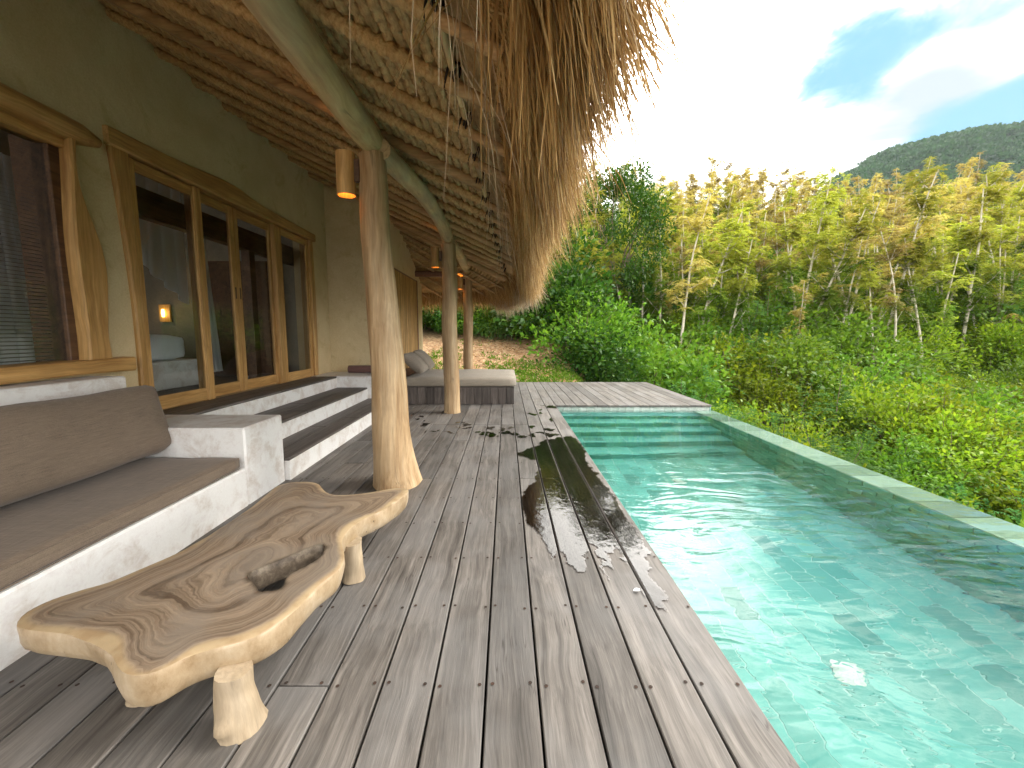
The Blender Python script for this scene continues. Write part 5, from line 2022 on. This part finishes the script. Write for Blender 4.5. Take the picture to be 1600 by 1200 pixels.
tries = 0
while len(cand) < 900 and tries < 60000:
    tries += 1
    y = R.uniform(-4, 46) if R.random() < .7 else R.uniform(2, 20)
    x = R.uniform(-.34 * max(y, 0) - 4, 1.5 * max(y, 0) + 9)
    if blocked(x, y, .45): continue
    if x < -2 and y < 16: continue
    md = 1.1 if y < 20 else 1.35
    if any((x - a) ** 2 + (y - b) ** 2 < md * md for a, b, _, _ in cand): continue
    sc_ = R.choice([.65, .85, 1.1, 1.35, 1.7, 2.0]) * R.uniform(.9, 1.1)
    if y < 13: sc_ = min(sc_, R.uniform(1.1, 1.55))
    cand.append((x, y, sc_ * (1.0 if y < 18 else 1.15), pick_kind(x, y)))
for k in range(26):                             # right behind the pool's overflow edge
    y = -1 + k * .36 + R.uniform(-.15, .15)
    cand.append((4.95 + R.uniform(-.1, .5), y, R.uniform(.95, 1.25), R.choice(['lime', 'lime', 'green'])))
for k in range(26):
    x = -3.2 + k * .42 + R.uniform(-.15, .15)
    cand.append((x, 15.6 + .25 * max(0, -x) + R.uniform(-.3, .4) - .30 * max(0, x - 1.5), R.uniform(.75, 1.1), R.choice(['dark', 'green', 'dark'])))
for k in range(10):
    cand.append((3.0 + k * .28, 13.6 - .38 * k + R.uniform(-.2, .2), R.uniform(.8, 1.1), R.choice(['dark', 'green'])))
def shown(x, y):
    return in_view(x, y) and CX + F_PX * x / y > 640


vis = [c for c in cand if shown(c[0], c[1])]
vis.sort(key=lambda c: math.hypot(c[0], c[1]) / c[2])
single, rest = vis[:280], vis[280:] + [c for c in cand if not shown(c[0], c[1])]
LOOK = {'lime': 'rounded yellow green bush', 'green': 'rounded mid green bush', 'feather': 'feathery bluish green bush', 'dark': 'dark leafy bush'}
src = {}
for (x, y, s, kd) in single:
    if x < 4 and y > 10: zone = 'at the back of the bare soil'
    elif y < 12 and x < 6.2: zone = 'close behind the far pool edge'
    elif y < 11: zone = 'lower on the slope right of the pool'
    elif y < 17: zone = 'on the slope beyond the pool corner'
    else: zone = 'at the foot of the pale trunks'
    px = CX + F_PX * x / y
    side = 'left' if px < 1050 else ('middle' if px < 1330 else 'right')
    o = K[kd].put(x, y, ground_at(x, y) - .1, s, R.uniform(0, 6.28), f'{LOOK[kd]} {zone}, {side} of the photo', sz=s * R.uniform(.85, 1.15))
    o['group'] = f'{kd} bushes {zone}, {side}'
    for me in K[kd].me:
        if o.data == me and (kd, me.name) not in src: src[(kd, me.name)] = (o,)
# what is left of each kind: one mass, drawn by geometry nodes from the same plants
def scatter(name, label, pts, keys, src):
    """pts: (x, y, size, kind); keys: [(kind, n)]; src[key]: tuple of objects that make up one plant"""
    me = bpy.data.meshes.new(name)
    me.from_pydata([(x, y, ground_at(x, y) - .1) for (x, y, s, kd) in pts], [], [])
    ia = []; ra = []; sa = []
    for (x, y, s, kd) in pts:
        opts = [i for i, k_ in enumerate(keys) if k_[0] == kd] or [0]
        ia.append(R.choice(opts)); ra.append(R.uniform(0, 6.28)); sa.append(s)
    for nm, tp, arr in (('pick', 'INT', ia), ('turn', 'FLOAT', ra), ('size', 'FLOAT', sa)):
        at = me.attributes.new(nm, tp, 'POINT'); at.data.foreach_set('value', arr)
    ug = link(name, me, None, None, (0, 0, 0))
    prop(ug, label, None, None, 'stuff')
    gt = bpy.data.node_groups.new(name, 'GeometryNodeTree')
    gt.interface.new_socket('Geometry', in_out='INPUT', socket_type='NodeSocketGeometry')
    gt.interface.new_socket('Geometry', in_out='OUTPUT', socket_type='NodeSocketGeometry')
    gi = gt.nodes.new('NodeGroupInput'); go = gt.nodes.new('NodeGroupOutput')
    jn = gt.nodes.new('GeometryNodeJoinGeometry')
    for k_ in reversed(keys):
        j1 = gt.nodes.new('GeometryNodeJoinGeometry')
        for o_ in src[k_]:
            ob = gt.nodes.new('GeometryNodeObjectInfo'); ob.transform_space = 'ORIGINAL'
            ob.inputs['Object'].default_value = o_
            ob.inputs['As Instance'].default_value = False
            gt.links.new(ob.outputs['Geometry'], j1.inputs[0])
        g2 = gt.nodes.new('GeometryNodeGeometryToInstance')
        gt.links.new(j1.outputs[0], g2.inputs[0])
        gt.links.new(g2.outputs[0], jn.inputs[0])
    ip = gt.nodes.new('GeometryNodeInstanceOnPoints')
    gt.links.new(gi.outputs[0], ip.inputs['Points'])
    gt.links.new(jn.outputs[0], ip.inputs['Instance'])
    ip.inputs['Pick Instance'].default_value = True

    def named(nm, tp):
        q = gt.nodes.new('GeometryNodeInputNamedAttribute'); q.data_type = tp
        q.inputs['Name'].default_value = nm
        return q.outputs['Attribute']

    gt.links.new(named('pick', 'INT'), ip.inputs['Instance Index'])
    cx_ = gt.nodes.new('ShaderNodeCombineXYZ'); gt.links.new(named('turn', 'FLOAT'), cx_.inputs[2])
    er = gt.nodes.new('FunctionNodeEulerToRotation'); gt.links.new(cx_.outputs[0], er.inputs[0])
    gt.links.new(er.outputs[0], ip.inputs['Rotation'])
    gt.links.new(named('size', 'FLOAT'), ip.inputs['Scale'])
    gt.links.new(ip.outputs[0], go.inputs[0])
    gm = ug.modifiers.new('scatter', 'NODES'); gm.node_group = gt


scatter('undergrowth', 'dense mass of bushes filling the slope under the trees', rest, sorted(src), src)
tree_src = {}
for kd in ('orange', 'yellow'):
    for q, (a, b) in enumerate(K[kd].me):
        oa = next(o for o in COL.objects if o.data == a); ob_ = next(o for o in COL.objects if o.data == b)
        tree_src[(kd, q)] = (oa, ob_)
fill = []
tries = 0
while len(fill) < 420 and tries < 30000:
    tries += 1
    y = R.uniform(18, 60); x = R.uniform(-.3 * y - 2, 1.5 * y + 6)
    if x < 3 and y < 22: continue
    if any((x - a) ** 2 + (y - b) ** 2 < .9 for a, b, _, _ in fill): continue
    px = CX + F_PX * x / y
    po = .8 if 1020 < px < 1230 else (.6 if px > 1330 else .3)
    fill.append((x, y, R.uniform(.45, 1.0), 'orange' if R.random() < po and y > 24 else 'yellow'))
scatter('hillside_wood', 'mass of slender young trees closing the gaps of the hillside wood', fill, sorted(tree_src), tree_src)
# feathery shrub at the corner of the deck
for (x, y, s, lab) in ((4.35, 9.6, 1.25, 'large feathery bluish green shrub at the far corner of the deck'), (5.0, 8.4, 1.1, 'feathery shrub just beyond the corner where deck and pool edge meet')):
    K['feather'].put(x, y, ground_at(x, y) + .2, s, 1.0, lab, False, sz=s * 1.25)
for (x, y, lab) in ((1.6, 14.6, 'broad leaved sapling at the back of the bare soil, left of two'), (2.5, 14.2, 'broad leaved sapling at the back of the bare soil, right of two'), (6.5, 13.5, 'broad leaved sapling on the slope beyond the deck corner'), (1.0, 17.0, 'broad leaved sapling behind the dark bushes at the back'), (9.5, 17.5, 'broad leaved sapling among bushes below the orange trees'), (17, 17, 'broad leaved sapling among bushes far right on the slope')):
    K['bigleaf'].put(x, y, ground_at(x, y), R.uniform(.7, 1.0), R.uniform(0, 6), lab, False)


# sparse weeds on the bare soil
def weeds():
    rng = np.random.default_rng(3)
    n = 6500
    x = rng.uniform(-2.5, 4.0, n); y = rng.uniform(10.6, 15, n)
    dens = snoise2(x, y, 12, 4, 1.3) + .5 * np.exp(-((x - 1.1) / .8) ** 2 - ((y - 11.3) / .7) ** 2) * 3
    kp = dens + rng.normal(0, .32, n) > .72
    x, y = x[kp], y[kp]
    z = hill_z(x, y)
    a = rng.uniform(0, 6.28, len(x))
    rep = 4
    pos = np.repeat(np.stack([x, y, z], -1), rep, 0) + rng.normal(0, .03, (len(x) * rep, 3)) * np.array([1, 1, 0])
    dd = np.stack([rng.normal(0, .6, len(pos)), rng.normal(0, .6, len(pos)), rng.uniform(.3, 1, len(pos))], -1)
    V, F_ = leaf_geo(pos, dd, unit(rng, len(pos)), rng.uniform(.05, .14, len(pos)), .03)
    prop(build('grass', (V, F_), M['leaf_green'], origin=(0, 0, 0)), 'sparse green weeds on the bare soil behind the deck', None, None, 'stuff')


weeds()


def litter():
    rng = np.random.default_rng(6)
    n = 2600
    x = rng.uniform(-2.6, 4.2, n); y = rng.uniform(10.55, 16, n)
    z = hill_z(x, y) + .012
    pos = np.stack([x, y, z], -1)
    dd = np.stack([rng.normal(0, 1, n), rng.normal(0, 1, n), rng.normal(0, .12, n)], -1)
    V, F_ = leaf_geo(pos, dd, np.array([0, 0, 1.]) + rng.normal(0, .35, (n, 3)), rng.uniform(.04, .13, n), rng.uniform(.02, .06, n))
    prop(build('fallen_leaves', (V, F_), M['fringe'], origin=(0, 0, 0)), 'dry fallen leaves scattered over the bare soil behind the deck', None, None, 'stuff')


litter()


# far forest on the mountain: clumps of leaf-sized faces, one mass
def far_forest():
    rng = np.random.default_rng(9)
    n = 3600
    px = rng.uniform(1180, 1760, n); y = rng.uniform(190, 345, n)
    x = (px - CX) / F_PX * y
    z = hill_z(x, y)
    per = 34
    r0 = rng.uniform(2.0, 4.2, n)
    c = unit(rng, n * per); c[:, 2] = np.abs(c[:, 2]) * 1.1
    C = np.repeat(np.stack([x, y, z + r0 * .3], -1), per, 0) + c * np.repeat(r0, per)[:, None] * rng.uniform(.75, 1.05, n * per)[:, None]
    V, F_ = leaf_geo(C, c + rng.normal(0, .7, c.shape), c + rng.normal(0, .3, c.shape), np.repeat(r0, per) * .62, np.repeat(r0, per) * .5)
    prop(build('far_forest', (V, F_), M['leaf_far'], origin=(0, 0, 0)), 'dark wooded mountain far behind the hillside trees', None, None, 'stuff')


far_forest()


# ------------------------------------------------------------------ the air between here and the mountain
hm = bpy.data.materials.new('haze'); hm.use_nodes = True
t = NT(hm.node_tree); t.n.clear()
ho = t.new('ShaderNodeOutputMaterial'); pv = t.new('ShaderNodeVolumePrincipled')
pv.inputs['Color'].default_value = (.86, .93, 1.0, 1)
pv.inputs['Density'].default_value = .00018
pv.inputs['Anisotropy'].default_value = 0.0
t.l.new(pv.outputs[0], ho.inputs['Volume'])
HZ = MB().box(-255, 645, -205, 525, -22, 175, .001)
prop(build('haze', HZ, hm, origin=(0, 0, 0)), 'thin pale haze in the air over the valley', None, None, 'stuff')
